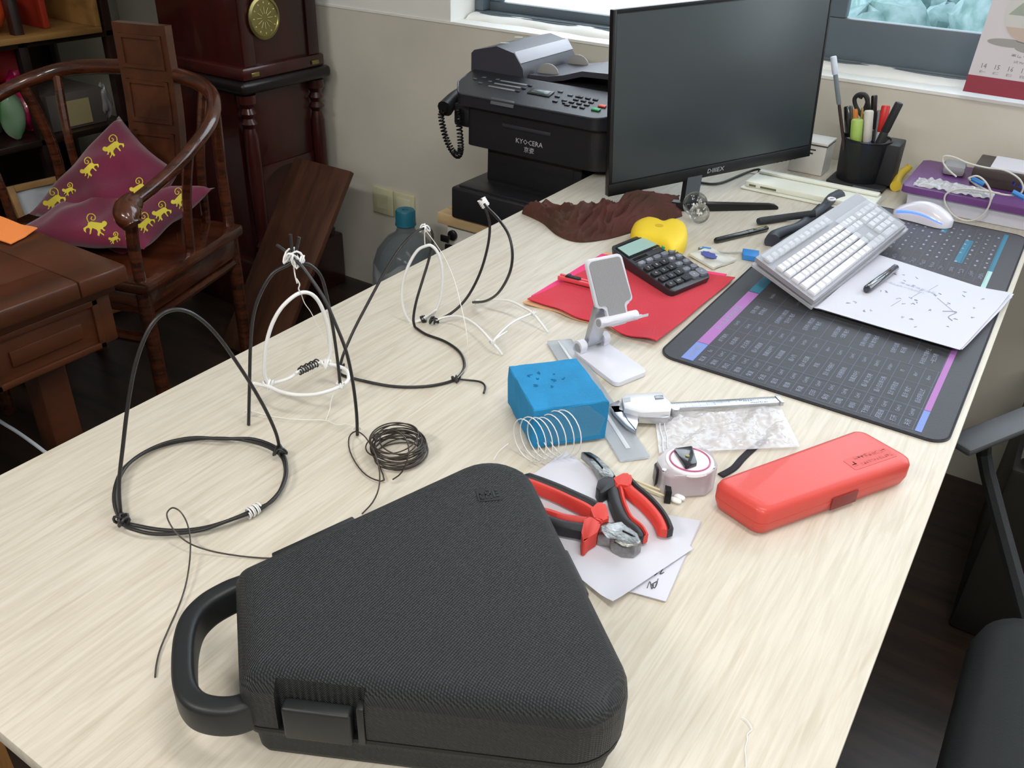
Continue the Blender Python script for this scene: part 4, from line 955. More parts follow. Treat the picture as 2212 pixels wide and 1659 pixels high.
felt('felt_sheet', [(1300, 548), (1570, 592), (1400, 722), (1146, 640)], .0034, mat('pink_felt', (236, 70, 130), 0.95, bump=('noise', 900, 0.4)), 'hot pink felt sheet, only its left corner showing beside the red one', 5, .0014)
F0 = felt('felt_sheet', [(1318, 556), (1588, 600), (1415, 742), (1142, 648)], .0066, mat('red_felt', (198, 32, 54), 0.95, sheen=0.15, bump=('noise', 900, 0.4)), 'bright red felt sheet, topmost of the stack under the calculator', 7, .0036)

# craft knife on the felt
kf = thing('craft_knife', at(1250, 605, .010), 'slim coral-red craft knife with a black slider on the red felt', 'knife')
kz = .0125; a, b = at(1208, 596, kz), at(1330, 626, kz); s, n_ = frames([a, b], False, UPV)[0]; d = (b-a).normalized(); L = (b-a).length; f = Fr(a, d, s, n_ if n_.z > 0 else -n_)
m = M(); box(m, f, (0, L), (-.007, -.002), (-.004, .0025), .001); box(m, f, (0, L), (.002, .007), (-.004, .0025), .001); box(m, f, (0, L), (-.006, .006), (-.004, -.002), .0005); obj('handle', m, mat('coral_plastic', (226, 82, 92), 0.35), kf)
m = M(); box(m, f, (.012, .038), (-.0045, .0045), (-.001, .0052), .0015); box(m, f, (.014, .020), (-.005, .005), (.004, .0065), .001); obj('slider', m, m_black2, kf)
obj('blade', box(M(), f, (L*.3, L*1.0), (-.002, .002), (-.0015, -.0005)), m_steel, kf)

# ------------------------------------------------------------------ phone stand
st = thing('phone_stand', at(1310, 780, 0), 'white folding phone stand with grey rubber pad, in front of the red felt', 'phone stand')
m_st = mat('stand_white', (214, 215, 226), 0.35); m_pad2 = mat('rubber_grey', (150, 150, 154), 0.6, bump=('weave', 1600, 0.12)); m_alu = mat('brushed_aluminium', (186, 188, 194), 0.35, metal=0.85)
obj('base', pp(M(), [(1238, 757), (1303, 734), (1400, 801), (1331, 829)], .001, .0075, .0015, r=.009, n=6), m_st, st)
bl, br_, tl_ = at(1292, 668, .078), at(1366, 648, .078), at(1266, 566, .146)
pn = (br_-bl).cross(tl_-bl).normalized(); pn = pn if pn.dot(CAM-bl) > 0 else -pn
m = M(); ppl(m, [(1265, 564), (1342, 548), (1369, 650), (1350, 655), (1361, 697), (1317, 708), (1308, 664), (1290, 669)], bl, pn, -.005, 0.0, r=.007, bev=.0012)
hd = obj('holder_plate', m, m_st, st)
m = M(); ppl(m, [(1270, 567), (1338, 553), (1364, 646), (1346, 651), (1356, 694), (1320, 702), (1311, 659), (1294, 663)], bl, pn, 0.0, .0012, r=.006); obj('rubber_pad', m, m_pad2, hd)
h0 = at(1279, 741, .014); top = atp(1306, 640, bl-pn*.012, pn)
ea = (at(1303, 734, 0)-at(1238, 757, 0)).normalized()
d = (top-h0).normalized(); fnk = Fr(h0, ea, d.cross(ea).normalized(), d)
m = M(); box(m, fnk, (-.0135, .0135), (-.005, .005), (0, (top-h0).length), .002); obj('neck', m, m_alu, st)
m = M(); box(m, fnk, (-.010, .010), (-.0035, .0035), ((top-h0).length-.002, (top-h0).length+.012), .002); obj('inner_neck', m, m_st, st)
g_ = Fr(V((h0.x, h0.y, 0)), ea, Z.cross(ea), Z)
m = M()
for s_c in (-1, 1):
    m = M(); box(m, g_, (s_c*.022-.0055, s_c*.022+.0055), (-.008, .009), (.0075, .016), .001); fr_ = Fr(g_(s_c*.022-.0055, 0, .016), g_.y, g_.z, g_.x); lathe(m, fr_, [(.009, 0), (.009, .011)], 24); obj('hinge_bracket', m, m_st, st)
m = M(); fr_ = Fr(g_(-.0285, 0, .016), g_.y, g_.z, g_.x); lathe(m, fr_, [(.0055, 0), (.0055, .057)], 20); obj('hinge_pin', m, mat('pin_grey', (150, 152, 158), 0.4), st)
hb0, hb1 = atp(1293, 698, bl, pn), atp(1374, 680, bl, pn); dd = (hb1-hb0).normalized()
m = M(); tube(m, [hb0+pn*.0, hb1+pn*.0], .0072, 18); hb = obj('ledge_bar', m, m_st, st)
m = M(); tube(m, [hb0-dd*.0006, hb0+dd*.0], .0055, 18); obj('bar_end', m, mat('pin_grey'), hb)
for q in (hb0+dd*.010, hb1-dd*.002):
    m = M(); rings = []
    for t in range(7):
        c_ = q+pn*(.004+.018*t/6)+Z*(.0-.0015+.006*(t/6)**2); wd = .007 if t < 6 else .005
        rings.append([c_-dd*wd-Z*.0015, c_+dd*wd-Z*.0015, c_+dd*wd+Z*.0025, c_-dd*wd+Z*.0025])
    loft(m, rings); obj('hook', m, m_st, st)

# ------------------------------------------------------------------ clear ruler passing under the blue foam
ra, rb = at(1207, 738, .001), at(1372, 995, .001); rd = (rb-ra).normalized(); f = Fr(ra, rd, V((-rd.y, rd.x, 0)))
RL = (rb-ra).length
cr = thing('clear_ruler', ra.lerp(rb, .5), 'clear plastic strip running from the phone stand beneath the blue foam block', 'ruler')
m = M(); prism(m, f, rpoly([(0, -.019), (RL, -.019), (RL, .019), (0, .019)], .003, 3), .0005, .0035, .001)
obj('blade', m, mat('frosty_clear', (206, 212, 220), 0.15, trans=0.5, ior=1.2, alpha=0.8), cr)
m = M(); box(m, f, (0.004, RL-.02), (-.004, .0015), (.0035, .0042), .0003); obj('ridge', m, mat('ridge_clear', (226, 230, 236), 0.1, alpha=.7), cr)

# ------------------------------------------------------------------ blue foam block
m = M(); tq = [at(1098, 791, .058), at(1246, 773, .058), at(1316, 866, .058), at(1153, 886, .058)]; tq = [(p.x, p.y) for p in tq]
bm_ = bmesh.new(); n = 14; r_ = random.Random(1)
c_ = rpoly(tq, .0015, 2)
m = M(); F = Patch(*[V((x, y, .058)) for x, y in tq])
def side_pts(z, k=12):
    out = []
    for i in range(4):
        a, b = V(tq[i]), V(tq[(i+1) % 4])
        for j in range(k):
            p = a.lerp(b, j/k); out.append(V((p.x+r_.uniform(-.0007, .0007), p.y+r_.uniform(-.0007, .0007), z+(r_.uniform(-.0006, .0006) if z > .05 else 0))))
    return out
rings = [side_pts(z) for z in (.0045, .02, .04, .0565, .058)]
rings[0] = [p+(F(.5, .5)-p)*.02 for p in rings[0]]; 
for p in rings[0]: p.z = .0042
rings[-1] = [p+(F(.5, .5)-p)*.02 for p in rings[-1]]
for p in rings[-1]: p.z = .058
loft(m, rings)
fb_ = single('foam_block', m, mat('blue_foam', (40, 140, 196), 0.95, bump=('noise', 700, 0.5), var=(30, 0.08)), 'bright blue rectangular foam block in the middle of the desk', 'foam block', smooth=20)
m = M(); rs = random.Random(8)
for (u, v) in ((.22, .28), (.30, .36), (.36, .24), (.55, .3), (.48, .45), (.62, .42), (.2, .5), (.42, .56)):
    pts = [F(u+rs.uniform(-.035, .035), v+rs.uniform(-.03, .03), .0004) for _ in range(4)]; tube(m, pts, lambda t: .0009*(1-abs(2*t-1))+.0003, 5, smooth=3)
obj('scratches', m, mat('foam_dark', (24, 108, 156), 0.95), fb_, 0)
m = M(); a_, b_ = V((*tq[3], 0)), V((*tq[2], 0)); ob = (b_-a_).normalized(); on_ = V((ob.y, -ob.x, 0))
m.add([a_.lerp(b_, .08)+on_*.0012+Z*.045, a_.lerp(b_, .25)+on_*.0012+Z*.056, a_.lerp(b_, .72)+on_*.0012+Z*.056, a_.lerp(b_, .97)+on_*.0012+Z*.035, a_.lerp(b_, .9)+on_*.0012+Z*.012, a_.lerp(b_, .2)+on_*.0012+Z*.01], [[0, 1, 2, 3, 4, 5]])
obj('tape', m, mat('clear_tape', (120, 170, 190), 0.25, alpha=0.25), fb_, 0)

# ------------------------------------------------------------------ caliper
c0, c1_ = at(1322, 884, .012), at(1686, 862, .012); cdx = (c1_-c0).normalized(); CL = (c1_-c0).length; CF = Fr(c0, cdx, V((cdx.y, -cdx.x, 0)), Z)
# y of CF points towards the camera
cl = thing('caliper', c0.lerp(c1_, .5)-Z*.01, 'silver digital vernier caliper with its jaws against the blue foam block', 'caliper')
m_sil = mat('caliper_steel', (196, 198, 202), 0.28, metal=0.9)
box_ = lambda a, b, c, bev=.0005: box(M(), CF, a, b, c, bev)
def cpoly(px, z0, z1, bev=.0006):
    q = [at(x, y, .012)-c0 for x, y in px]; q = [(p.dot(CF.x), p.dot(CF.y)) for p in q]; return prism(M(), Fr(CF.o, CF.x, CF.y, CF.z), q, z0, z1, bev)
bm1 = obj('beam', box_((.0, CL), (-.0075, .0075), (-.0035, 0.0)), m_sil, cl)
m = M()
for i in range(75): box(m, CF, (.075+i*.002, .0753+i*.002), (-.006, -.006+(.0035 if i % 5 else .006)), (0, .0002))
text(m, 'STAINLESS', CF(CL-.045, -.001, .0003), CF.x, -CF.y, .0048); text(m, 'HARDENED', CF(CL-.030, .0045, .0003), CF.x, -CF.y, .0048)
for i in range(12): text(m, str(i+3), CF(.085+i*.01, .003, .0003), CF.x, -CF.y, .0034)
obj('scale_markings', m, mat('engraving', (90, 92, 96), 0.5), bm1, 0)
obj('end_stop', box_((CL-.004, CL+.001), (-.009, .009), (-.005, .001)), m_sil, cl)
m = M(); m2 = cpoly([(1316, 873), (1336, 864), (1341, 868), (1336, 884), (1352, 890), (1372, 915), (1374, 932), (1352, 918), (1328, 893)], -.0045, 0.0); obj('fixed_jaw', m2, m_sil, cl)
obj('sliding_jaw', cpoly([(1345, 890), (1378, 893), (1378, 915), (1374, 931), (1356, 908)], -.005, .0012), m_sil, cl)
sb = obj('display_housing', cpoly([(1342, 870), (1352, 862), (1428, 857), (1450, 885), (1447, 900), (1385, 903), (1347, 893)], -.003, .008, .0015), mat('housing_silver', (226, 227, 232), 0.3, metal=0.3), cl)
obj('display_window', cpoly([(1346, 872), (1360, 870), (1361, 879), (1348, 881)], .008, .0084, 0), mat('lcd_grey', (150, 160, 164), 0.2), sb)
obj('switch', cpoly([(1412, 868), (1430, 867), (1432, 873), (1414, 875)], .008, .0095, .0003), mat('switch_grey', (150, 152, 160), 0.3, metal=.6), sb)
obj('thumb_grip', cpoly([(1385, 893), (1446, 888), (1444, 905), (1432, 908), (1380, 905)], -.006, .003, .001), m_sil, cl)
m = M(); tc_ = CF(*( (lambda p: (p.dot(CF.x), p.dot(CF.y)))(at(1458, 889, .012)-c0)), -.005); lathe(m, Fr(tc_, CF.x, CF.y, CF.z), [(.005, 0), (.0058, .001), (.0058, .009), (.005, .0105), (.0001, .0105)], 24); obj('thumb_wheel', m, m_sil, cl)

# ------------------------------------------------------------------ crumpled zip bag
m = M(); B_ = Patch(at(1414, 898, .005), at(1684, 876, .005), at(1728, 966, .005), at(1424, 980, .005)); rr_ = random.Random(4)
from mathutils import noise as NZ
def bag(u, v):
    h = NZ.noise(V((u*7, v*4+u*3, 1.3)))*.006+NZ.noise(V((u*24, v*12, 4.0)))*.0022+abs(NZ.noise(V((u*12+v*6, v*14, 9.0))))*.004
    e = min(u, 1-u, v, 1-v); return B_(u, v)+Z*(max(h*min(e*9, 1), -.003)+.001)+(B_.c[0]-B_.c[3]).normalized()*(.004*math.sin(9*u)*(1 if v < .1 else 0))
grid(m, bag, 110, 50, .0006)
bg = single('zip_bag', m, mat('crumpled_film', (236, 236, 244), 0.10, spec=0.9, alpha=0.34, coat=0.4, bump=('noise', 70, 0.5)), 'empty crumpled clear zip bag below the caliper', 'plastic bag', smooth=70)
m = M(); pts = [bag(.03+.004*math.sin(k), k/12)+Z*.001 for k in range(13)]; tube(m, pts, .0011, 6, smooth=2); tube(m, [p+(B_.c[1]-B_.c[0]).normalized()*.006 for p in pts], .0009, 6, smooth=2); obj('zip_seal', m, mat('seal', (226, 226, 232), 0.2, alpha=.7), bg)

# ------------------------------------------------------------------ tape measure with strap
tm = thing('tape_measure', at(1480, 1040, 0), 'small clear-cased tape measure with a black belt clip on top', 'tape measure')
mt_clear = mat('clear_case', (236, 232, 238), 0.06, trans=0.55, ior=1.25, alpha=.85, coat=0.5)
obj('case', pp(M(), [(1418, 992), (1450, 962), (1532, 966), (1552, 1008), (1532, 1024), (1440, 1030)], .003, .032, .004, r=.010, n=6, seg=3), mt_clear, tm)
cc = at(1490, 996, .0325); f = Fr(cc-Z*.004, (1, 0, 0), (0, 1, 0))
m = M(); lathe(m, f, [(.026, 0), (.0275, .002), (.0265, .005), (.022, .006), (.0001, .006)], 40); obj('face_disc', m, mat('disc_white', (236, 232, 240), 0.25, coat=0.4), tm)
m = M(); tube(m, [cc+V((.0222*math.cos(a), .0222*math.sin(a), .0022)) for a in [2*PI*k/40 for k in range(40)]], .0011, 6, closed=True); obj('pink_ring', m, mat('magenta_ring', (186, 96, 136), 0.35), tm)
m = M(); pp(m, [(1456, 968), (1496, 962), (1506, 1000), (1482, 1008)], .0355, .0395, .001, r=.002); clp = obj('belt_clip', m, mat('clip_black', (30, 30, 34), 0.18, coat=0.6), tm)
m = M(); lathe(m, Fr(at(1485, 985, .0398)-Z*.0003, (1, 0, 0), (0, 1, 0)), [(.0024, 0), (.0022, .001), (.0001, .0011)], 16); obj('screw', m, m_brass, clp)
for q in ((1435, 1016), (1540, 1010)):
    m = M(); lathe(m, Fr(at(*q, .0318), (1, 0, 0), (0, 1, 0)), [(.0028, 0), (.0024, .0012), (.0001, .0013)], 16); obj('screw', m, m_chrome, tm)
obj('tape_blade', pp(M(), [(1440, 985), (1500, 975), (1530, 1005), (1450, 1020)], .004, .024, .001, r=.006), mat('blade_pink', (206, 150, 170), 0.4), tm)
obj('tape_mouth', pp(M(), [(1437, 1046), (1450, 1050), (1452, 1062), (1438, 1060)], .001, .018, .001), m_dark, tm)
obj('lock_button', pp(M(), [(1414, 1000), (1428, 990), (1432, 1006), (1418, 1020)], .006, .026, .002), m_dark, tm)
m = M(); ribbon(m, [(1556, 1028), (1584, 1012), (1604, 990), (1628, 968), (1656, 948)], .0045, .0016, .001); obj('strap', m, mat('strap_black', (44, 42, 48), 0.9, bump=('noise', 900, 0.6)), tm)

# ------------------------------------------------------------------ red hard case
tq2 = [at(1650, 1108, .036), at(1982, 992, .036), at(1857, 922, .036), at(1538, 1036, .036)]; tq2 = [(p.x, p.y) for p in tq2]
rc_ = thing('hard_case', (sum(p[0] for p in tq2)/4, sum(p[1] for p in tq2)/4, 0), 'coral-red flat hard plastic tool case at the near end of the desk mat', 'case')
m_red = mat('coral_red', (208, 72, 64), 0.42, bump=('noise', 900, 0.08), coat=0.15)
m = M(); rings = []
for z_, d in ((.0008, .006), (.004, .0025), (.014, 0.0), (.0175, 0), (.018, .0006), (.0185, 0), (.028, .0), (.033, .0015), (.0352, .004), (.036, .0075)):
    rings.append([V((x, y, z_)) for x, y in rpoly(inset(tq2, d), .012, 8)])
loft(m, rings); obj('shell', m, m_red, rc_, 50)
cX = (V(tq2[1])-V(tq2[0])); LX = cX.length; cX = V((*cX.normalized(), 0)); cY = V((-cX.y, cX.x, 0)); RF = Fr(V((*tq2[0], 0)), cX, cY)
m = M(); prism(m, RF, rpoly([(LX*.64, .014), (LX*.93, .014), (LX*.93, .034), (LX*.64, .034)], .002, 3), .036, .0363); lbp = obj('moulded_label', m, mat('label_red', (206, 86, 82), 0.5), rc_)
m = M(); rs = random.Random(5)
glyphs(m, RF, LX*.70, LX*.915, .0295, .0065, 9, 3, .0364); glyphs(m, RF, LX*.70, LX*.915, .0200, .0055, 12, 4, .0364); glyphs(m, RF, LX*.65, LX*.69, .024, .010, 1, 5, .0364)
obj('embossed_text', m, mat('text_red', (176, 62, 60), 0.5), lbp, 0)
m = M(); box(m, Fr(RF(LX*.44, -.0004, .006), cX, Z, -cY), (0, LX*.17), (0, .016), (0, .0012), .0005); obj('latch', m, mat('latch_recess_shade_red', (128, 44, 44), 0.45), rc_)  # latch recess drawn by colour: its shade is the darker red

# ------------------------------------------------------------------ paper under the pliers
sh_ = [at(x, y, .0012) for x, y in ((1262, 1085), (1513, 1128), (1437, 1300), (1150, 1222))]
for k in range(3):
    Pq = Patch(*[p+V((rs.uniform(-.001, .001), rs.uniform(-.001, .001), k*.0008)) for p in sh_]); m = M(); grid(m, lambda u, v: Pq(u, v), 4, 4, .0003)
    o = single('note_sheet', m, m_paper, ('white sheet with pen scribbles, partly under the plain sheet with the pliers' if k == 2 else 'white sheet at the bottom of the pile that carries the pliers'), 'paper', 'sheets beneath the pliers', smooth=0)
m = M()
def wr(px): tube(m, [at(x, y, .0034) for x, y in px], .00045, 4, smooth=4)
wr([(1398, 1270), (1404, 1256), (1408, 1272), (1412, 1262)]); wr([(1408, 1262), (1420, 1256), (1414, 1270), (1408, 1262)]); wr([(1416, 1266), (1422, 1250)]); wr([(1414, 1243), (1420, 1238)]); wr([(1424, 1232), (1432, 1228), (1426, 1240), (1434, 1236)])
obj('scribble', m, mat('pen_ink', (70, 72, 84), 0.6), o, 0)
Pt2 = Patch(at(1222, 974, .005), at(1498, 1184, .005), at(1323, 1306, .005), at(1060, 1090, .005)); m = M()
def tsheet(u, v): return Pt2(u, v)+Z*(.0006*math.sin(5*u)+.008*max(u-.93, 0)*14*max(v, .0)*(.5)+.004*max(v-.9, 0)*10*max(u-.7, 0))
grid(m, tsheet, 24, 20, .0003); single('plain_sheet', m, m_paper, 'plain white sheet directly beneath the two pairs of pliers', 'paper', smooth=60)
m_swab = mat('swab_stick', (226, 214, 180), 0.6); m_cot = mat('cotton', (244, 244, 244), 0.95)
for a, b, l_ in (((1362, 1042), (1466, 1083), 'cotton swab nearer the pliers, its white tip lower'), ((1366, 1036), (1474, 1076), 'cotton swab nearer the tape measure, lying beside the other swab')):
    A_, B2 = at(*a, .0045), at(*b, .0045); t = thing('cotton_swab', A_.lerp(B2, .5), l_, 'cotton swab', 'cotton swabs by the tape measure')
    m = M(); tube(m, [A_, B2], .0013, 8); obj('stick', m, m_swab, t)
    dd = (B2-A_).normalized(); m = M(); tube(m, [B2-dd*.010, B2-dd*.006, B2, B2+dd*.003], lambda t_: .0015+.0017*math.sin(PI*min(t_*1.05, 1))**.7, 12, smooth=3); obj('cotton_tip', m, m_cot, t)

# ------------------------------------------------------------------ pliers
m_grip = mat('grip_black_rubber', (40, 40, 44), 0.5); m_redg = mat('grip_red_rubber', (206, 62, 54), 0.5)
def handle(par, px, w0, w1, z, side_, th=.009):
    pts = spline([at(x, y, z) for x, y in px], 6); N = len(pts); fr = frames(pts, False, UPV); R1 = []; R2 = []
    for i, (p, (s, b)) in enumerate(zip(pts, fr)):
        t = i/(N-1); w_ = (w0+(w1-w0)*t)*(1 if t < .93 else max(1-((t-.93)/.07)**2*.75, .2)); h = th*(1 if t < .95 else .8)
        def ring(a, b_): return [p+s*a-Z*h*.8, p+s*b_-Z*h*.8, p+s*b_*1.0+Z*h*.3, p+s*(b_*.7+a*.3)+Z*h*.62, p+s*(a*.7+b_*.3)+Z*h*.62, p+s*a+Z*h*.3]
        k_ = .15 if abs(side_) < 2 else (.45 if side_ > 0 else -.25); sg = 1 if side_ in (1, -3) else -1
        R1.append(ring(-w_, w_*k_) if sg > 0 else ring(-w_*k_, w_)); R2.append(ring(w_*k_, w_) if sg > 0 else ring(-w_, -w_*k_))
    m1 = M(); loft(m1, R1); m2_ = M(); loft(m2_, R2)
    h_ = obj('handle', m1, m_grip, par, 50); obj('red_inlay', m2_, m_redg, h_, 50)
# bent-nose pliers
p1 = thing('bent_nose_pliers', at(1345, 1080, 0), 'bent-nose pliers with red and black grips, jaws pointing away at the blue foam', 'pliers')
z_ = .014
handle(p1, [(1322, 1040), (1328, 1062), (1336, 1092), (1352, 1125), (1376, 1146), (1388, 1166)], .0095, .0072, z_, 3)
handle(p1, [(1345, 1036), (1366, 1058), (1394, 1082), (1418, 1108), (1432, 1130), (1440, 1152)], .0095, .0078, z_, -3)
m = M(); pp(m, [(1288, 1052), (1292, 1038), (1310, 1028), (1328, 1032), (1330, 1048), (1312, 1058), (1296, 1068)], .006, .020, .003, r=.003); obj('grip_guard', m, m_grip, p1)
m = M(); pp(m, [(1326, 1032), (1346, 1022), (1362, 1022), (1366, 1034), (1362, 1050), (1340, 1046), (1328, 1050)], .006, .021, .003, r=.003); obj('grip_guard', m, m_redg, p1)
m = M(); pp(m, [(1256, 975), (1275, 975), (1292, 985), (1315, 1008), (1330, 1026), (1318, 1036), (1302, 1036), (1290, 1015), (1278, 995)], .008, .018, .002); obj('jaws', m, m_steel, p1)
m = M(); tube(m, [at(1262, 978, .0188), at(1284, 990, .0188), at(1302, 1010, .0188)], .0008, 5, smooth=3); obj('jaw_gap', m, m_dark, p1)
# diagonal cutters
p2 = thing('diagonal_cutters', at(1290, 1130, 0), 'diagonal cutters with red and black grips, worn steel jaws pointing right', 'pliers')
handle(p2, [(1296, 1108), (1270, 1092), (1240, 1078), (1205, 1062), (1165, 1046), (1130, 1034)], .0100, .0085, .016, -1, .010)
handle(p2, [(1276, 1140), (1250, 1136), (1215, 1130), (1180, 1118), (1140, 1108)], .0120, .0095, .016, 1, .010)
m = M(); pp(m, [(1276, 1100), (1290, 1086), (1306, 1084), (1312, 1100), (1316, 1118), (1300, 1126), (1284, 1120)], .006, .024, .003, r=.003); obj('grip_guard', m, m_redg, p2)
m = M(); pp(m, [(1262, 1122), (1270, 1110), (1280, 1118), (1298, 1130), (1290, 1150), (1274, 1160), (1258, 1178), (1256, 1150)], .006, .024, .003, r=.003); obj('grip_guard', m, m_redg, p2)
m = M(); pp(m, [(1292, 1132), (1306, 1124), (1322, 1126), (1340, 1132), (1362, 1136), (1380, 1150), (1387, 1168), (1372, 1180), (1346, 1178), (1326, 1168), (1318, 1158), (1292, 1152)], .006, .021, .004, seg=3); obj('jaws', m, m_steel, p2)
m = M(); tube(m, [at(1345, 1146, .0212), at(1365, 1156, .0212), at(1384, 1168, .0190)], .0009, 5); obj('cutting_edge', m, m_dark, p2)

# ------------------------------------------------------------------ glass gourd, yellow heart, cloth
m_gl = mat('crystal', (252, 254, 252), 0.01, trans=1.0, ior=1.25, spec=0.8, alpha=0.5)
gc1, gc2 = at(1502, 441, .0405), at(1511, 461, .020)
gb = thing('crystal_ornament', V((gc1.x, gc1.y, 0)), 'clear crystal ball ornament of two bubbled spheres in front of the monitor foot', 'ornament')
gb.location = (gc2.x, gc2.y, 0)
r1 = 26/FPX*(gc1-CAM).length; r2 = 21/FPX*(gc2-CAM).length
gc2.z = r2+.0005; q = at(1511, 461, gc2.z); gc2 = q
gc1 = at(1502, 441, r1*1.35); 
m = M(); ball(m, gc1, r1, n=36); obj('large_sphere', m, m_gl, gb, 80)
m = M(); ball(m, gc2, r2, n=36); obj('small_sphere', m, m_gl, gb, 80)
m = M(); rs = random.Random(6)
for k in range(46):
    c, r0 = (gc1, r1) if k % 2 else (gc2, r2); d = V((rs.gauss(0, 1), rs.gauss(0, 1), rs.gauss(0, 1))).normalized(); ball(m, c+d*r0*rs.uniform(.1, .72), rs.uniform(.0007, .0018), n=8)
tag(obj('bubbles', m, mat('bubble', (255, 255, 255), 0.05, spec=1.0), gb), None, None, kind='stuff')
hp = [(1364, 492), (1370, 475), (1392, 464), (1415, 467), (1434, 474), (1456, 468), (1478, 474), (1487, 492), (1484, 512), (1472, 524), (1460, 532), (1447, 532), (1424, 521), (1398, 511), (1374, 504)]
c = [at(x, y, .036) for x, y in hp]; c = [(p.x, p.y) for p in c]; c = [(p.x, p.y) for p in spline([V((*p, 0)) for p in c], 4, True)]
m = M(); rings = []; ctr = V((sum(p[0] for p in c)/len(c), sum(p[1] for p in c)/len(c)))
for z_, k in ((.001, .86), (.004, .95), (.012, 1.0), (.024, 1.0), (.032, .95), (.037, .82), (.039, .6), (.040, .3), (.040, .05)):
    rings.append([V((ctr.x+(x-ctr.x)*k, ctr.y+(y-ctr.y)*k, z_)) for x, y in c])
loft(m, rings); he = single('yellow_heart', m, mat('yellow_foam', (236, 204, 50), 0.6, bump=('noise', 600, 0.15)), 'thick yellow heart-shaped foam piece behind the calculator', 'foam toy', smooth=60)
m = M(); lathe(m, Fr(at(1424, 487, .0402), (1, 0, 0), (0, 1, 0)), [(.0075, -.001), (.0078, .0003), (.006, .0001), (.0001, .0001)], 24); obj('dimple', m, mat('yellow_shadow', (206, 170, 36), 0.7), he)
bt = spline([V((x, y, 0)) for x, y in [(1127, 460), (1170, 480), (1205, 508), (1250, 522), (1310, 516), (1362, 502), (1420, 484), (1474, 466)]], 8)
tp = spline([V((x, y, 0)) for x, y in [(1130, 452), (1158, 436), (1200, 440), (1250, 448), (1290, 432), (1330, 428), (1400, 414), (1466, 424)]], 8)
m = M(); nb = len(bt)-1
def cloth(u, v):
    i = u*nb; k = min(int(i), nb-1); t = i-k; b_ = bt[k].lerp(bt[k+1], t); t_ = tp[k].lerp(tp[k+1], t)
    env = math.sin(PI*min(max(u*1.02, 0), 1))**.35; hz = .020*env+.006+.014*max(0, math.sin(PI*min(max((u-.55)/.42, 0), 1)))
    A_ = at(b_.x, b_.y, .002); B2 = at(t_.x, t_.y, hz)
    w_ = min(v*1.25, 1); p = A_.lerp(B2, w_)
    f1 = NZ.noise(V((u*9+v*2, v*3-u*4, .5))); f2 = abs(NZ.noise(V((u*17-v*6, v*3+u*5, 3.1))))*1.6
    z2 = (hz*math.sin(w_*PI/2)**.7+(f1*.016+(.42-f2)*.020)*env*math.sin(PI*min(max(v*.9, 0.02), 1))**.5)
    if v > .8: q = (v-.8)/.2; z2 = z2*(1-q)+.002*q; p = p+V((-.25, .97, 0))*(.02*q)
    p.z = max(z2, .0022); return p
grid(m, cloth, 150, 46, .0012)
single('brown_cloth', m, mat('brown_terry', (84, 44, 40), 0.95, bump=('noise', 700, 0.5), var=(9, 0.3, 2), rgb2=(66, 42, 28)), 'rumpled dark brown cloth lying beneath the left corner of the monitor', 'cloth', smooth=70)

# ------------------------------------------------------------------ far end of the desk
m = M(); tr = thing('white_rail', (-.44, 1.89, 0), 'long white plastic rail lying on the desk beneath the monitor corner', 'rail')
m = M(); box(m, W, (-.575, -.30), (1.835, 1.945), (.0005, .004), .001); box(m, W, (-.570, -.30), (1.845, 1.935), (.004, .016), .003); obj('base', m, mat('greenish_white_plastic', (222, 224, 212), 0.45), tr)
m = M(); box(m, W, (-.565, -.305), (1.915, 1.935), (.016, .022), .002); obj('ridge', m, mat('greenish_white_plastic'), tr)
m = M(); box(m, W, (-.560, -.545), (1.8445, 1.846), (.007, .011)); box(m, W, (-.535, -.50), (1.8445, 1.846), (.007, .011)); obj('slot', m, mat('slot_dark', (96, 96, 70), 0.7), tr)
wb = thing('small_carton', (-.49, 2.07, 0), 'small white carton with a dark band, between monitor edge and pen cup', 'box')
obj('carton', bx((-.535, -.457), (2.036, 2.105), (.0008, .066), .001), mat('white_card', (206, 204, 200), 0.6), wb)
obj('lid', bx((-.537, -.455), (2.034, 2.107), (.069, .074), .0008), mat('white_card'), wb)
obj('dark_band', bx((-.536, -.456), (2.035, 2.106), (.066, .069)), mat('band', (66, 62, 60), 0.6), wb)
m = M(); box(m, W, (-.497, -.485), (2.0352, 2.036), (.046, .050)); box(m, W, (-.492, -.48), (2.0352, 2.036), (.055, .058)); obj('printed_mark', m, mat('mark', (60, 56, 56), 0.6), wb)
# pen cup
cyl = V((-.380, 2.048, 0))
pcp = thing('pen_cup', cyl, 'black wire-mesh pen cup with a side compartment, full of pens, by the window wall', 'pen cup')
mm = mat('black_mesh', (30, 32, 36), 0.5, alpha=0.72); 
m = M(); lathe(m, Fr(cyl, (1, 0, 0), (0, 1, 0)), [(.046, .009), (.0465, .010), (.052, .098), (.0525, .100), (.0515, .100), (.0455, .011)], 40); obj('mesh_wall', m, mm, pcp)
m = M(); tube(m, [cyl+V((.0525*math.cos(a), .0525*math.sin(a), .1)) for a in [2*PI*k/36 for k in range(36)]], .0022, 8, closed=True); obj('rim', m, m_dark, pcp)
m = M(); box(m, W, (-.435, -.312), (1.995, 2.105), (.0005, .009), .002); obj('base', m, m_black2, pcp)
obj('base_label', bx((-.375, -.318), (1.9935, 1.995), (.0015, .008)), mat('grey_label', (86, 88, 94), 0.5), pcp)
obj('side_compartment', bx((-.340, -.306), (2.03, 2.100), (.009, .098), .003), mat('black_mesh2', (30, 31, 36), 0.55), pcp)
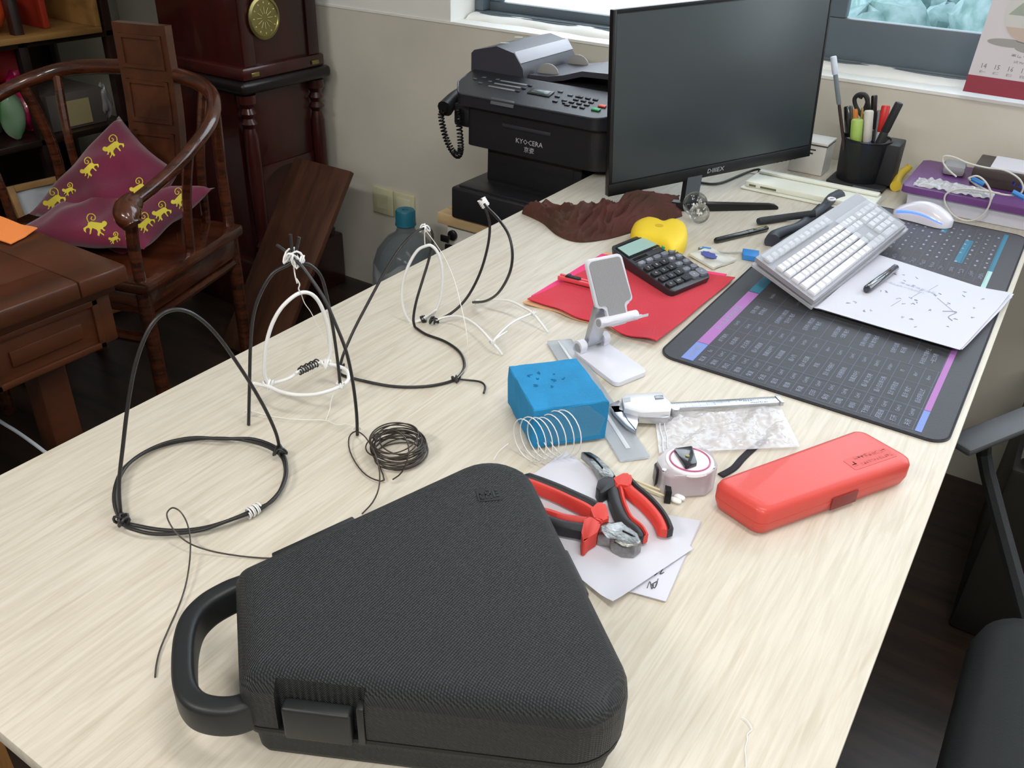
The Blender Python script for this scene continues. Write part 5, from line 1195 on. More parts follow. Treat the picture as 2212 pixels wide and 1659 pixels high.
def stick(name, a, b, r, mts, label, cat='pen', cuts=None, y0=2.045, y1=2.045):
    A_, B2 = aty(a[0], a[1], y0), aty(b[0], b[1], y1); t = thing(name, A_, label, cat, 'pens and tools in the mesh cup')
    cuts = cuts or [0, 1]; names = ['barrel', 'cap', 'tip']
    for i in range(len(cuts)-1):
        m_ = M(); p, q = A_.lerp(B2, cuts[i]), A_.lerp(B2, cuts[i+1]); rr = (r[i] if isinstance(r, (list, tuple)) else r)*1.18
        tube(m_, [p, p.lerp(q, .04), p.lerp(q, .96), q], (lambda rr: lambda s: rr*(1 if .03 < s < .97 else .85))(rr), 14, smooth=0); obj(names[min(i, 2)], m_, mts[i], t)
mbk = mat('pen_black'); 
stick('paint_brush', (1832, 385), (1800, 122), [.003, .0042, .0055], [mat('brush_brown', (52, 36, 34), 0.5), mat('ferrule_grey', (112, 124, 130), 0.4), mat('bristle_white', (214, 224, 240), 0.8)], 'long thin brush with a white tip leaning left out of the mesh cup', 'brush', [0, .62, .86, 1], 2.02, 2.0)
stick('marker_pen', (1837, 385), (1832, 229), .0078, [mat('label_greygreen', (150, 160, 158), 0.5), mbk], 'black-capped marker with a grey label beside the brush in the cup', 'marker', [0, .58, 1], 2.03, 2.04)
stick('orange_pencil', (1850, 380), (1846, 236), .006, [mat('orange_plastic', (224, 140, 70), 0.4)], 'orange pencil end behind the green highlighter', 'pencil', None, 2.06, 2.065)
stick('highlighter', (1842, 385), (1852, 258), .0105, [mat('lime', (150, 178, 84), 0.4), mat('lime_cap', (160, 190, 96), 0.4)], 'fat lime-green highlighter at the front of the mesh cup', 'highlighter', [0, .55, 1], 2.018, 2.015)
stick('gold_pencil', (1852, 380), (1863, 233), .0022, [mat('gold', (206, 176, 90), 0.3, metal=.8)], 'thin gold stick behind the green highlighter', 'stick', None, 2.035, 2.03)
stick('whiteboard_marker', (1866, 385), (1877, 239), .0085, [mat('blue_plastic', (36, 98, 190), 0.4), mat('cream_cap', (206, 202, 196), 0.5)], 'marker with a blue barrel and cream top in the middle of the cup', 'marker', [0, .55, 1], 2.03, 2.03)
stick('ballpoint_pen', (1880, 385), (1889, 206), .0055, [mbk, m_dark], 'tall black pen between the blue marker and the red-capped one', 'pen', [0, .6, 1], 2.05, 2.06)
stick('silver_pen', (1882, 385), (1899, 238), .0035, [mat('silver_pen', (150, 154, 160), 0.3, metal=.7)], 'slim silver pen next to the tall black pen', 'pen', None, 2.05, 2.06)
stick('red_marker', (1885, 375), (1914, 228), .0078, [mat('white_barrel', (206, 206, 208), 0.5), mat('red_cap', (206, 48, 46), 0.35)], 'marker with a bright red cap leaning right in the cup', 'marker', [0, .62, 1], 2.05, 2.065)
stick('black_ruler_pen', (1866, 375), (1943, 222), .0075, [mat('matte_black_stick', (34, 34, 36), 0.6), m_black2], 'long thick black stick slanting right across the front of the cup', 'stick', [0, .6, 1], 2.02, 2.03)
sc_ = thing('scissors', aty(1868, 380, 2.06), 'black scissors with their looped grips up in the cup', 'scissors', 'pens and tools in the mesh cup')
for pts in ([(1862, 250), (1850, 232), (1846, 214), (1856, 204), (1870, 206), (1874, 220), (1866, 240)], [(1870, 250), (1876, 236), (1872, 212), (1864, 204), (1858, 212)]):
    m = M(); tube(m, [aty(x, y, 2.075) for x, y in pts], .0048, 8, smooth=6); obj('grip_loop', m, m_black2, sc_)
m = M(); tube(m, [aty(1864, 248, 2.075), aty(1862, 380, 2.06)], .0045, 6); obj('blades', m, m_steel, sc_)
# yellow curved piece
m = M(); tube(m, [at(1935, 402, .012), at(1937, 388, .012), at(1946, 376, .014), at(1958, 366, .018), at(1966, 358, .026)], lambda t: .012-.005*t, 14, smooth=6)
single('yellow_hook', m, mat('yellow_plastic', (216, 186, 60), 0.45), 'curved yellow plastic handle beside the purple-lidded box', 'handle')
# purple-lidded storage box
pbx = thing('storage_box', (-.06, 2.04, 0), 'translucent storage box with a purple lid, heaped with cables, at the window wall', 'storage box')
m = M(); rings = []
for z_, d in ((.0008, .006), (.034, .0)): rings.append([V((-.254+d*.5, 1.938+d, z_)), V((.25-d*.5, 1.938+d, z_)), V((.25-d*.5, 2.15-d*.3, z_)), V((-.254+d*.5, 2.15-d*.3, z_))])
loft(m, rings); obj('body', m, mat('milky_box', (206, 208, 222), 0.35), pbx)
m = M(); prism(m, W, rpoly([(-.268, 1.930), (.26, 1.930), (.26, 2.165), (-.268, 2.165)], .012, 5), .033, .0465, .003); obj('lid', m, mat('purple_plastic', (104, 62, 122), 0.4), pbx)
m = M(); box(m, W, (-.155, .2), (2.03, 2.15), (.047, .083), .003); db = single('dark_carton', m, mat('dark_brown_card', (66, 56, 54), 0.5), 'flat dark carton lying on the purple lid', 'box')
m = M(); pl_ = Patch(V((-.125, 2.04, .0832)), V((.2, 2.04, .0832)), V((.2, 2.14, .0832)), V((-.125, 2.14, .0832))); box(m, pl_, (0, 1), (0, 1), (0, .0035)); ws = single('white_card', m, mat('glossy_white_card', (222, 222, 236), 0.25), 'white card with blue patches on top of the dark carton', 'card')
m = M()
for u, v, s in ((.22, .75, .05), (.62, .3, .05), (.3, .5, .035), (.5, .7, .04)): box(m, pl_, (u, u+s*1.5), (v, v+s*3), (.0035, .0038))
obj('blue_print', m, mat('print_blue', (90, 150, 206), 0.5), ws, 0)
m = M(); glyphs(m, Fr((-.08, 2.0296, .066), (1, 0, -.15), (0.15, 0, 1)), 0, .12, 0, .012, 9, 9, .0003); obj('lettering', m, mat('blue_lettering', (50, 70, 220), 0.4), db, 0)
m = M(); grid(m, lambda u, v: V((-.248+.15*u, 1.94+.06*v, .0475+.012*abs(NZ.noise(V((u*9, v*7, 2))))+.006*math.sin(PI*v)*math.sin(PI*u))), 40, 16, .0005)
single('clear_bag', m, mat('clear_film2', (226, 228, 232), 0.12, alpha=.5, coat=.5), 'small clear plastic bag at the front corner of the purple lid', 'plastic bag', smooth=60)
m = M(); f = Fr((-.215, 2.06, .047), (1, .1, 0), (-.1, .97, 0)); box(m, f, (0, .045), (0, .06), (0, .022), .008); single('white_pouch', m, mat('grey_pouch', (150, 150, 154), 0.8), 'small white pouch at the back of the purple lid beside the carton', 'pouch')
wc = m_wc = mat('white_cable', (206, 206, 200), 0.45)
m = M()
tube(m, [aty(x, y, 1.955) for x, y in ((2066, 382), (2044, 362), (2036, 345), (2042, 337), (2062, 340), (2090, 352), (2130, 362), (2170, 368), (2200, 385), (2210, 405), (2202, 420), (2180, 422), (2140, 414), (2110, 400), (2092, 385))], .0018, 8, smooth=6)
tube(m, [aty(x, y, 1.926) for x, y in ((2092, 385), (2110, 380), (2128, 392), (2140, 415), (2138, 440), (2125, 462), (2104, 475), (2082, 476), (2060, 465), (2046, 448), (2040, 430), (2048, 416), (2075, 408), (2110, 410), (2160, 418))], .0018, 8, smooth=6)
cbw = single('white_cable', m, wc, 'thin white cable looping over the edge of the purple lid', 'cable')
for q in ((2112, 392), (2200, 421)): m = M(); p = aty(*q, 1.945); tube(m, [p+V((-.012, 0, .004)), p+V((.012, 0, -.004))], .005, 8); obj('blue_connector', m, mblue, cbw)
# wall calendar
cl_ = thing('wall_calendar', (-.11, WY-.01, .2), 'white wall calendar with a round landscape print and a red bottom band', 'calendar')
cf = Fr((-.232, WY-.022, .200), (1, 0, -.01), (.03, .07, 1)); cw = .25
m = M(); box(m, cf, (0, cw), (.034, .36), (0, .0015)); obj('sheet', m, mat('calendar_paper', (214, 208, 214), 0.6), cl_)
obj('red_band', box(M(), cf, (0, cw), (0, .035), (0, .0022)), mat('calendar_red', (150, 56, 72), 0.55), cl_)
m = M(); ccx, ccy, cr_ = .088, .165, .058
m = M(); prism(m, cf, [(ccx+cr_*math.cos(a), ccy+cr_*math.sin(a)) for a in [2*PI*k/48 for k in range(48)]], .0015, .0018); obj('print_disc', m, mat('disc_pale', (206, 206, 204), 0.6), cl_)
m = M(); prism(m, cf, [(ccx+cr_*.96*math.cos(a), ccy+cr_*.96*math.sin(a)) for a in [PI+.55+(PI-1.1)*k/22 for k in range(23)]], .0018, .0020); obj('print_ground', m, mat('sand', (196, 178, 168), 0.6), cl_)
m = M(); prism(m, cf, [(ccx-.05, ccy-.006), (ccx-.03, ccy+.018), (ccx-.012, ccy+.012), (ccx+.01, ccy+.03), (ccx+.045, ccy+.01), (ccx+.05, ccy-.006)], .0018, .0021); obj('print_hills', m, mat('hill', (160, 172, 160), 0.6), cl_)
m = M(); gx0 = ccx+.012
for k in range(5): prism(m, cf, [(gx0-.009+k*.001, ccy-.012+k*.009), (gx0+.009-k*.001, ccy-.012+k*.009), (gx0+.004, ccy-.004+k*.009), (gx0-.004, ccy-.004+k*.009)], .0019, .0023)
obj('print_pagoda', m, mat('pagoda', (120, 112, 108), 0.6), cl_)
m = M(); prism(m, cf, [(.055+.04*math.cos(a), .105+.008*math.sin(a)) for a in [2*PI*k/24 for k in range(24)]], .0015, .0018); prism(m, cf, [(.10+.03*math.cos(a), .098+.008*math.sin(a)) for a in [2*PI*k/24 for k in range(24)]], .0015, .00185); obj('print_cloud', m, mat('cloud_grey', (160, 158, 156), 0.6), cl_)
m = M(); cex, cey = cf.x, cf.y
glyphs(m, cf, .068, .112, .083, .007, 4, 12, .0018); text(m, '3月 March', cf(.09, .071, .0018), cex, cey, .006)
for i, s in enumerate(('14', '15', '16', '17', '18', '19', '20')): text(m, s, cf(.025+i*.026, .056, .0018), cex, cey, .014, sx=.9); text(m, '初'+'一二三四五六七'[i], cf(.025+i*.026, .044, .0018), cex, cey, .006)
obj('printed_dates', m, mat('date_print', (120, 120, 124), 0.6), cl_, 0)
# ------------------------------------------------------------------ wire sculptures
m_bw = mat('black_coated_wire', (38, 37, 38), 0.38); m_ww = mat('white_coated_wire', (226, 226, 226), 0.4); m_th = mat('white_thread', (228, 226, 222), 0.6)
m_tw = mat('brown_black_thin_wire', (56, 48, 42), 0.4)
def wire(name, pts, r, mt, par, sm=6, closed=False):
    m_ = M(); tube(m_, pts, r, 8, closed=closed, smooth=sm); return obj(name, m_, mt, par, 60)
def coilwrap(name, a, b, r, n, rw, mt, par, seed=1):
    r_ = random.Random(seed); d = (b-a); s, b2 = frames([a, b])[0]; pts = []
    for i in range(n*10+1):
        t = i/(n*10); q = t*n*2*PI; rr = r*(1+.12*math.sin(3.3*t*n+seed)); pts.append(a.lerp(b, t)+s*(rr*math.cos(q))+b2*(rr*math.sin(q)))
    m_ = M(); tube(m_, pts, rw, 6); return obj(name, m_, mt, par, 60)
def knot(name, p, r, rw, mt, par, seed=1):
    r_ = random.Random(seed); ph = [r_.uniform(0, 6) for _ in range(3)]; pts = [p+V((r*math.cos(2*a+ph[0]), r*math.sin(3*a+ph[1]), r*.8*math.sin(5*a+ph[2])+r*.2)) for a in [2*PI*k/40 for k in range(40)]]
    m_ = M(); tube(m_, pts, rw, 6, closed=True); return obj(name, m_, mt, par, 60)
# A: ring with one tall arch, nearest the black case
A0 = thing('wire_hoop', at(433, 1047, 0), 'black wire ring lying flat with one tall arch tied across it, nearest the desk end', 'wire sculpture', 'bent wire sculptures along the left desk edge')
R1 = [(262, 1122), (246, 1075), (260, 1022), (300, 985), (352, 962), (420, 949), (490, 947), (552, 956), (600, 978), (616, 1008), (611, 1045), (588, 1082), (543, 1104), (484, 1128), (430, 1142), (370, 1146), (308, 1138)]
wire('base_ring', [at(x, y, .0035+.003*(1+math.sin(i*1.1))*.5) for i, (x, y) in enumerate(R1)], .0020, m_bw, A0, 6, True)
R2 = [(262, 1126), (250, 1064), (276, 1004), (338, 964), (410, 946), (480, 948), (550, 949), (606, 974), (619, 1016), (606, 1058), (574, 1092), (540, 1108), (490, 1126), (430, 1146), (350, 1154), (296, 1146)]
wire('base_ring', [at(x, y, .0065+.003*(1+math.sin(i*1.7))*.5) for i, (x, y) in enumerate(R2)], .0020, m_bw, A0, 6, True)
k1, k2 = at(262, 1122, .006), at(605, 976, .006); p_, n_ = vplane(k1, k2)
wire('arch', [atp(x, y, p_, n_) for x, y in ((262, 1122), (257, 1050), (266, 960), (277, 870), (292, 790), (316, 722), (343, 684), (375, 669), (410, 675), (446, 700), (480, 738), (512, 784), (545, 835), (575, 888), (597, 938), (605, 976))], .0020, m_bw, A0)
knot('knot', at(264, 1124, .009), .0055, .0016, m_bw, A0, 2); knot('knot', at(604, 976, .010), .0055, .0016, m_bw, A0, 5)
coilwrap('white_wrapping', at(534, 1110, .008), at(560, 1096, .008), .0052, 6, .0009, m_ww, A0)
# B: three-legged frame with hanging white hoop
B0 = thing('wire_tripod', at(680, 890, 0), 'black wire tripod lashed in white at the top, white hoop hanging inside', 'wire sculpture', 'bent wire sculptures along the left desk edge')
TB = at(633, 558, .207); G1, G2 = at(537, 918, .002), at(772, 940, .002); G3 = at(735, 832, .030)
def leg_(g, pts, r=.0020):
    p_, n_ = vplane(g, TB); wire('leg', [atp(x, y, p_, n_) for x, y in pts], r, m_bw, B0)
leg_(G1, [(537, 918), (539, 830), (541, 750), (546, 690), (560, 640), (588, 592), (622, 572), (635, 560), (641, 535), (646, 512)])
leg_(G2, [(772, 940), (770, 890), (762, 825), (748, 760), (725, 700), (700, 645), (668, 597), (645, 568), (620, 546), (598, 530)])
leg_(G3, [(735, 832), (730, 785), (721, 720), (710, 660), (695, 600), (672, 574), (652, 568), (636, 560), (630, 535), (627, 506)])
knot('white_lashing', TB, .0085, .0013, m_ww, B0, 3); knot('white_lashing', at(640, 566, .202), .007, .0011, m_ww, B0, 8)
KL, KR = at(579, 830, .030), at(703, 786, .030); p_, n_ = vplane(KL, KR)
wire('hanging_hoop', [atp(x, y, p_, n_) for x, y in ((580, 830), (571, 808), (572, 770), (577, 735), (590, 695), (612, 660), (645, 634), (672, 635), (692, 658), (706, 698), (712, 738), (712, 768), (703, 786))], .0024, m_ww, B0)
wire('bottom_bar', [at(588, 828, .030), at(620, 819, .030), at(640, 807, .031), at(665, 795, .031), at(700, 781, .031)], .0022, m_ww, B0)
wire('bottom_bar', [at(638, 806, .034), at(660, 795, .033), at(690, 783, .033)], .0018, m_ww, B0)
coilwrap('black_wrapping', at(645, 803, .032), at(686, 783, .032), .0045, 8, .0010, m_bw, B0, 2)
wire('lower_ring', [at(x, y, .030) for x, y in ((547, 828), (562, 831), (580, 835), (605, 846), (640, 853), (680, 852), (715, 843), (742, 830), (753, 817), (748, 800), (730, 791), (706, 786))], .0024, m_ww, B0)
knot('knot', KL, .005, .0016, m_ww, B0, 4); knot('knot', KR, .005, .0016, m_ww, B0, 6); knot('knot', G3, .004, .0009, m_ww, B0, 7)
def vview(p): d = (p-CAM); d.z = 0; return p, d.normalized()
pv, nv = vview(TB.lerp(atp(650, 633, *vplane(KL, KR)), .5))
wire('hanging_thread', [TB]+[atp(x, y, pv, nv) for x, y in ((635, 580), (638, 598), (642, 612), (640, 602), (647, 614), (645, 624), (650, 634))], .0008, m_th, B0, 5)
wire('hanging_thread', [atp(x, y, *vplane(KL, KR)) for x, y in ((651, 636), (658, 655), (672, 675), (684, 700), (706, 740), (722, 775), (732, 800))]+[G3], .0005, m_th, B0, 5)
wire('thread', [at(535, 888, .010), at(545, 888, .008), at(580, 898, .006), at(620, 904, .006), at(660, 907, .005), at(702, 908, .004), at(728, 918, .004), at(750, 916, .006), at(770, 925, .008)], .0005, m_th, B0, 5)
wire('thread', [G3, at(728, 835, .02), at(716, 862, .012), at(712, 885, .006), at(704, 907, .004)], .0005, m_th, B0, 5)
for q in ((536, 890), (771, 926)): knot('knot', at(*q, .009), .003, .0006, m_th, B0, 9)
# C: leaning black frame with a white oval hanging in it
C0 = thing('wire_arch_sculpture', at(880, 770, 0), 'black wire frame on a curved foot with a white oval loop hanging from its peak', 'wire sculpture', 'bent wire sculptures along the left desk edge')
Fa, Fb = at(895, 706, .0025), at(735, 792, .004)
wire('base_curve', [Fb]+[at(x, y, .0025) for x, y in ((736, 808), (762, 817), (800, 826), (845, 834), (895, 836), (945, 831), (985, 818), (1003, 792), (994, 762), (962, 738), (920, 722), (897, 707))], .0020, m_bw, C0)
p_, n_ = vplane(Fa, Fb)
wire('arch', [atp(x, y, p_, n_) for x, y in ((896, 706), (893, 688), (899, 652), (912, 608), (926, 562), (935, 520), (931, 498), (918, 493), (900, 500), (880, 518), (858, 545), (830, 590), (800, 645), (765, 712), (742, 765), (735, 792))], .0020, m_bw, C0)
AC = atp(917, 495, p_, n_); knot('white_lashing', AC, .0055, .0011, m_ww, C0, 3)
pv, nv = vview(AC)
wire('oval_loop', [atp(x, y, pv, nv) for x, y in ((921, 531), (902, 541), (884, 570), (871, 608), (868, 645), (874, 675), (884, 693), (896, 700), (916, 690), (938, 675), (950, 650), (955, 612), (954, 575), (945, 545), (932, 531))], .0022, m_ww, C0, 6, True)
wire('loop_overlap', [atp(x, y, pv-nv*.003, nv) for x, y in ((897, 696), (915, 688), (942, 669))], .0021, m_ww, C0)
coilwrap('black_tie', atp(911, 691, pv, nv), atp(918, 688, pv, nv), .0048, 4, .0012, m_bw, C0, 2)
wire('hanging_thread', [AC, atp(917, 512, pv, nv), atp(918, 530, pv, nv)], .0007, m_th, C0, 3)
g_c = at(987, 818, .004); pc_, nc_ = vplane(g_c, AC)
wire('hanging_thread', [AC]+[atp(x, y, pc_, nc_) for x, y in ((940, 525), (962, 560), (983, 610), (998, 670), (1008, 720), (1010, 765), (1006, 795))]+[g_c], .0005, m_th, C0, 4)
wire('hook_end', [at(985, 819, .004), at(1010, 821, .003), at(1038, 825, .003), at(1048, 835, .003), at(1045, 849, .003)], .0014, m_bw, C0, 4)
knot('knot', at(985, 819, .004), .0042, .0012, m_bw, C0, 6); knot('knot', Fb, .004, .0013, m_bw, C0, 4)
# D: two bowed wires joined at the top, white curved feet
D0 = thing('wire_bow', at(1060, 690, 0), 'pair of bowed black wires bound in white at the top, standing on white curved feet', 'wire sculpture', 'bent wire sculptures along the left desk edge')
B1, B2_ = at(937, 694, .006), at(1022, 653, .010); AD = at(1044, 438, .182)
p_, n_ = vplane(B1, AD); wire('bow', [atp(x, y, p_, n_) for x, y in ((937, 694), (974, 677), (1008, 644), (1036, 592), (1053, 535), (1058, 490), (1052, 460), (1044, 440), (1039, 430))], .0020, m_bw, D0)
p_, n_ = vplane(B2_, AD); wire('bow', [atp(x, y, p_, n_) for x, y in ((1022, 653), (1050, 650), (1077, 632), (1100, 592), (1107, 550), (1099, 508), (1078, 475), (1056, 452), (1045, 439), (1040, 428))], .0020, m_bw, D0)
coilwrap('white_wrapping', at(1040, 430, .186), at(1050, 446, .177), .0052, 9, .0011, m_ww, D0)
wire('foot', [B1, at(962, 685, .012), at(995, 684, .02), at(1028, 702, .022), at(1063, 739, .018), at(1085, 766, .0025)], .0018, m_ww, D0)
wire('foot', [B2_, at(1060, 648, .02), at(1100, 650, .026), at(1130, 664, .026), at(1153, 679, .022), at(1184, 718, .0025)], .0018, m_ww, D0)
wire('cross_wire', [at(1062, 740, .018), at(1088, 712, .024), at(1115, 692, .026), at(1152, 676, .023)], .0017, m_ww, D0)
wire('cross_wire', [at(1063, 738, .021), at(1078, 727, .021), at(1095, 716, .019)], .0013, m_ww, D0, 3)
for i, q in enumerate((at(1063, 739, .019), at(1152, 678, .023))): knot('knot', q, .0032, .0010, m_ww, D0, i)
knot('knot', B1, .0050, .0013, m_bw, D0, 3); coilwrap('white_ring', at(1026, 652, .010), at(1034, 651, .010), .0028, 3, .0012, m_ww, D0)

# ------------------------------------------------------------------ coil of thin wire and the ends that come out from beneath the case
rs = random.Random(21); cen = at(860, 985, 0); R0 = .0285
pts = [at(782, 1110, .003), at(805, 1085, .006), at(818, 1055, .015), at(820, 1020, .022), at(812, 985, .024), at(800, 960, .022), at(785, 940, .012), at(768, 932, .008), at(754, 945, .006), at(756, 975, .004), at(775, 1010, .003), at(800, 1032, .003), at(830, 1037, .004)]
nt = 17
for i in range(nt*14):
    a = -2.0+2*PI*i/14; t = i/(nt*14); r = R0*(1+.09*math.sin(t*37)+.05*math.sin(t*91)); zc = .003+.022*t+.0035*math.sin(a+t*20)
    cc2 = cen+V((.0035*math.sin(t*25), .0035*math.cos(t*31), 0)); pts.append(cc2+V((r*math.cos(a), r*math.sin(a), zc)))
a_ = pts[-1]
pts += [at(808, 940, .030), at(835, 928, .036), at(862, 934, .038), at(880, 955, .036), at(882, 985, .028), at(868, 1020, .014), at(848, 1036, .006)]
m = M(); tube(m, pts, .00085, 6, smooth=3)
single('wire_coil', m, m_tw, 'small coil of thin dark brown wire behind the black case', 'wire coil', smooth=60)
m = M(); tube(m, [at(600, 1206, .002), at(560, 1205, .002), at(510, 1200, .003), at(455, 1190, .006), at(410, 1174, .012), at(380, 1150, .018), at(364, 1125, .024), at(361, 1108, .027), at(373, 1097, .028), at(390, 1106, .026), at(404, 1130, .02), at(411, 1165, .014), at(410, 1210, .009), at(402, 1260, .006), at(388, 1305, .004), at(366, 1355, .003), at(347, 1400, .002), at(338, 1435, .0016), at(335, 1463, .0014)], .0008, 6, smooth=8)
single('loose_wire', m, m_tw, 'loose end of thin brown wire looping beside the case handle', 'wire', smooth=60)

# ------------------------------------------------------------------ white wire spiral standing before the foam
m = M(); ax0, ax1 = at(1116, 984, .002), at(1238, 960, .002); s = (ax1-ax0).normalized(); pr_ = V((-s.y, s.x, 0)); pts = []
pts += [at(1066, 994, .012), at(1078, 975, .016), at(1098, 958, .02)]
m1 = M(); tube(m1, pts+[at(1090, 962, .021)][:0], .0006, 6, smooth=5)
xa, xb = at(1130, 955, .027), at(1226, 938, .029); sa = (xb-xa).normalized(); ca_, sa_ = math.cos(.42), math.sin(.42)
nn = V((sa.x*ca_-sa.y*sa_, sa.x*sa_+sa.y*ca_, 0)).normalized(); hh_ = nn.cross(Z).normalized(); pts = []
if hh_.dot(CAM-xa) < 0: hh_ = -hh_
for i in range(6*24+14):
    t = i/(6*24+14); a = 2*PI*i/24-PI/2+.5; cc2 = xa.lerp(xb, t); r = .0262+.0025*t+.0012*math.sin(9*t); cc2.z = r+.0012
    pts.append(cc2+Z*(r*math.sin(a))+hh_*(r*math.cos(a)*.9))
tube(m, pts, .00065, 6); m.add(m1.v, m1.f)
single('wire_spiral', m, m_ww, 'springy spiral of thin white wire in front of the blue foam block', 'wire spiral', smooth=60)
m = M(); tube(m, [at(1601, 1550, .002), at(1613, 1556, .003), at(1622, 1570, .003), at(1623, 1577, .002), at(1614, 1587, .001), at(1614, 1600, .001), at(1609, 1618, .001), at(1611, 1638, .001), at(1611, 1665, .001)], .0005, 6, smooth=6)
single('thread_scrap', m, m_th, 'short scrap of white thread on bare desk at the right of the case', 'thread')

# ------------------------------------------------------------------ black moulded case
Zt = .09
cs = [at(503, 1229, Zt), at(1114, 951, Zt), at(1433, 1587, Zt), at(511, 1478, Zt)]; cs = [(p.x, p.y) for p in cs]
m_case = mat('case_black', (34, 36, 38), 0.5, bump=('weave', 1500, 0.6)); m_csm = mat('case_smooth', (32, 34, 36), 0.45)
ccn = V((sum(p[0] for p in cs)/4, sum(p[1] for p in cs)/4, 0))
bc = thing('moulded_case', ccn, 'big black textured plastic case with a loop handle, in the near corner of the desk', 'case')
def cring(z_, d, ra=.018): return [V((x, y, z_)) for x, y in rpoly(inset(cs, d), [max(ra-d, .006), max(.045-d, .02), max(.045-d, .02), max(ra-d, .006)], 9)]
m = M(); loft(m, [cring(.0445, .001), cring(.047, 0), cring(.072, 0), cring(.082, .0012), cring(.088, .0042), cring(.092, .009), cring(.0945, .016), cring(.0955, .026)])
lid = obj('lid', m, m_case, bc, 55)
m = M(); loft(m, [cring(.0405, .0005), cring(.0440, .0005)]); obj('seam', m, mat('seam_dark', (16, 17, 18), 0.6), bc)
m = M(); loft(m, [cring(.0006, .016), cring(.003, .0115), cring(.010, .0085), cring(.031, .0065), cring(.034, .0055), cring(.036, .0015), cring(.0405, .0008)]); obj('base', m, m_case, bc, 50)
# carrying handle
hp = [(575, 1262, .052), (524, 1280, .052), (492, 1293, .052), (450, 1318, .052), (418, 1352, .052), (403, 1395, .052), (399, 1450, .052), (404, 1500, .052), (424, 1532, .052), (462, 1546, .052), (510, 1545, .052), (560, 1526, .052)]
m = M(); pf = rpoly([(-.0085, -.015), (.0085, -.015), (.0085, .015), (-.0085, .015)], .005, 4)
tube(m, [at(*q) for q in hp], 1.0, smooth=8, profile=pf, up=UPV); hnd = obj('handle', m, m_csm, bc, 50)
# latches
a3, b3 = V((*cs[3], 0)), V((*cs[2], 0)); e1 = (b3-a3).normalized(); on2 = V((e1.y, -e1.x, 0))
if on2.dot(CAM-a3) < 0: on2 = -on2
LF = Fr(a3, e1, Z, on2)
def lu(x, y): q = atp(x, y, a3+on2*.0, on2)-a3; return q.dot(e1), q.z
u0, u1 = lu(600, 1530)[0], lu(776, 1550)[0]
cut = obj('cutter', box(M(), LF, (u0-.002, u1+.004), (.030, .105), (-.0085, .02)), m_csm, None, 0)
md = lid.modifiers.new('b', 'BOOLEAN'); md.operation = 'DIFFERENCE'; md.object = cut; md.solver = 'EXACT'
nm_ = bpy.data.meshes.new_from_object(lid.evaluated_get(bpy.context.evaluated_depsgraph_get())); lid.modifiers.clear()
if len(nm_.polygons) > 50: lid.data = nm_; lid.data.set_sharp_from_angle(angle=math.radians(40))
bpy.data.objects.remove(cut)
m = M(); box(m, LF, (u0+.003, u1-.006), (.040, .073), (-.0085, .0035), .0025, 3); obj('latch', m, m_csm, bc)
m = M(); box(m, LF, (u1-.002, u1+.0035), (.040, .079), (-.0084, .001), .001); obj('latch_rib', m, m_csm, bc)
a4, b4 = V((*cs[1], 0)), V((*cs[2], 0)); e2 = (b4-a4).normalized(); on3 = V((e2.y, -e2.x, 0))
if (a4+on3*.1-ccn).length < (a4-on3*.1-ccn).length: on3 = -on3
LG = Fr(a4, e2, Z, on3); L4 = (b4-a4).length
m = M(); box(m, LG, (L4*.40, L4*.56), (.034, .068), (.0, .0075), .0025, 3); obj('latch', m, m_csm, bc)
a5, b5 = V((*cs[0], 0)), V((*cs[1], 0)); e3 = (b5-a5).normalized(); on4 = V((-e3.y, e3.x, 0))
m = M(); box(m, Fr(a5, e3, Z, on4), (.035, .115), (.02, .0865), (-.004, .0025), .0015); obj('hinge', m, m_csm, bc)
# maker's mark; plate coloured dark to give the shade of a recess
lg = Patch(at(1026, 1056, .0957), at(1076, 1051, .0957), at(1087, 1079, .0957), at(1034, 1084, .0957))
m = M(); prism(m, lambda a, b, c: lg(a, b)+Z*c, rpoly([(0, 0), (1, 0), (1, 1), (0, 1)], .1, 3), -.0004, .0002); lgo = obj('emblem_plate', m, mat('emblem_recess_shade', (26, 28, 30), 0.6), bc)
m = M()
for u, v, w_, h_ in ((.10, .45, .16, .10), (.10, .45, .06, .4), (.10, .76, .16, .10), (.34, .3, .06, .55), (.34, .5, .24, .1), (.52, .3, .06, .55), (.40, .2, .12, .08), (.66, .30, .08, .5), (.78, .22, .12, .12), (.78, .42, .12, .12), (.78, .64, .12, .12)): box(m, lg, (u, u+w_), (v, v+h_), (.0002, .0007))
obj('emblem', m, m_csm, lgo, 0)

# ------------------------------------------------------------------ beyond the desk edges
m = M(); box(m, W, (-1.75, -1.02), (-.35, .12), (-.33, -.30), .006)
stl = thing('wooden_stool', (-1.3, -.1, FZ), 'honey-brown wooden stool just past the near corner of the desk', 'stool')
q = V((-.86, .12, 0)); sxm, sym = q.x, q.y
obj('seat', bx((sxm-.20, sxm+.20), (sym-.22, sym+.20), (-.25, -.22), .006), wood('honey_wood', (176, 128, 76), (146, 102, 58), 0.45, 8, (1, 6, 1)), stl)
stl.location = (sxm, sym, FZ)
for c in stl.children: c.location = V((0, 0, 0)); 
for dx in (-.16, .16):
    for dy in (-.18, .16): obj('leg', bx((sxm+dx-.015, sxm+dx+.015), (sym+dy-.015, sym+dy+.015), (FZ, -.2505)), mat('honey_wood'), stl)
m = M(); tube(m, [at(-60, 868, -.35), at(0, 910, -.36), at(40, 935, -.37), at(95, 975, -.38), at(160, 1030, -.42), (-1.0, .62, -.6), (-1.02, .66, FZ+.004)], .0035, 8, smooth=6)
single('white_power_cord', m, mat('cord_white', (170, 176, 184), 0.45), 'pale cord hanging in the gap between tea table and desk', 'cable')
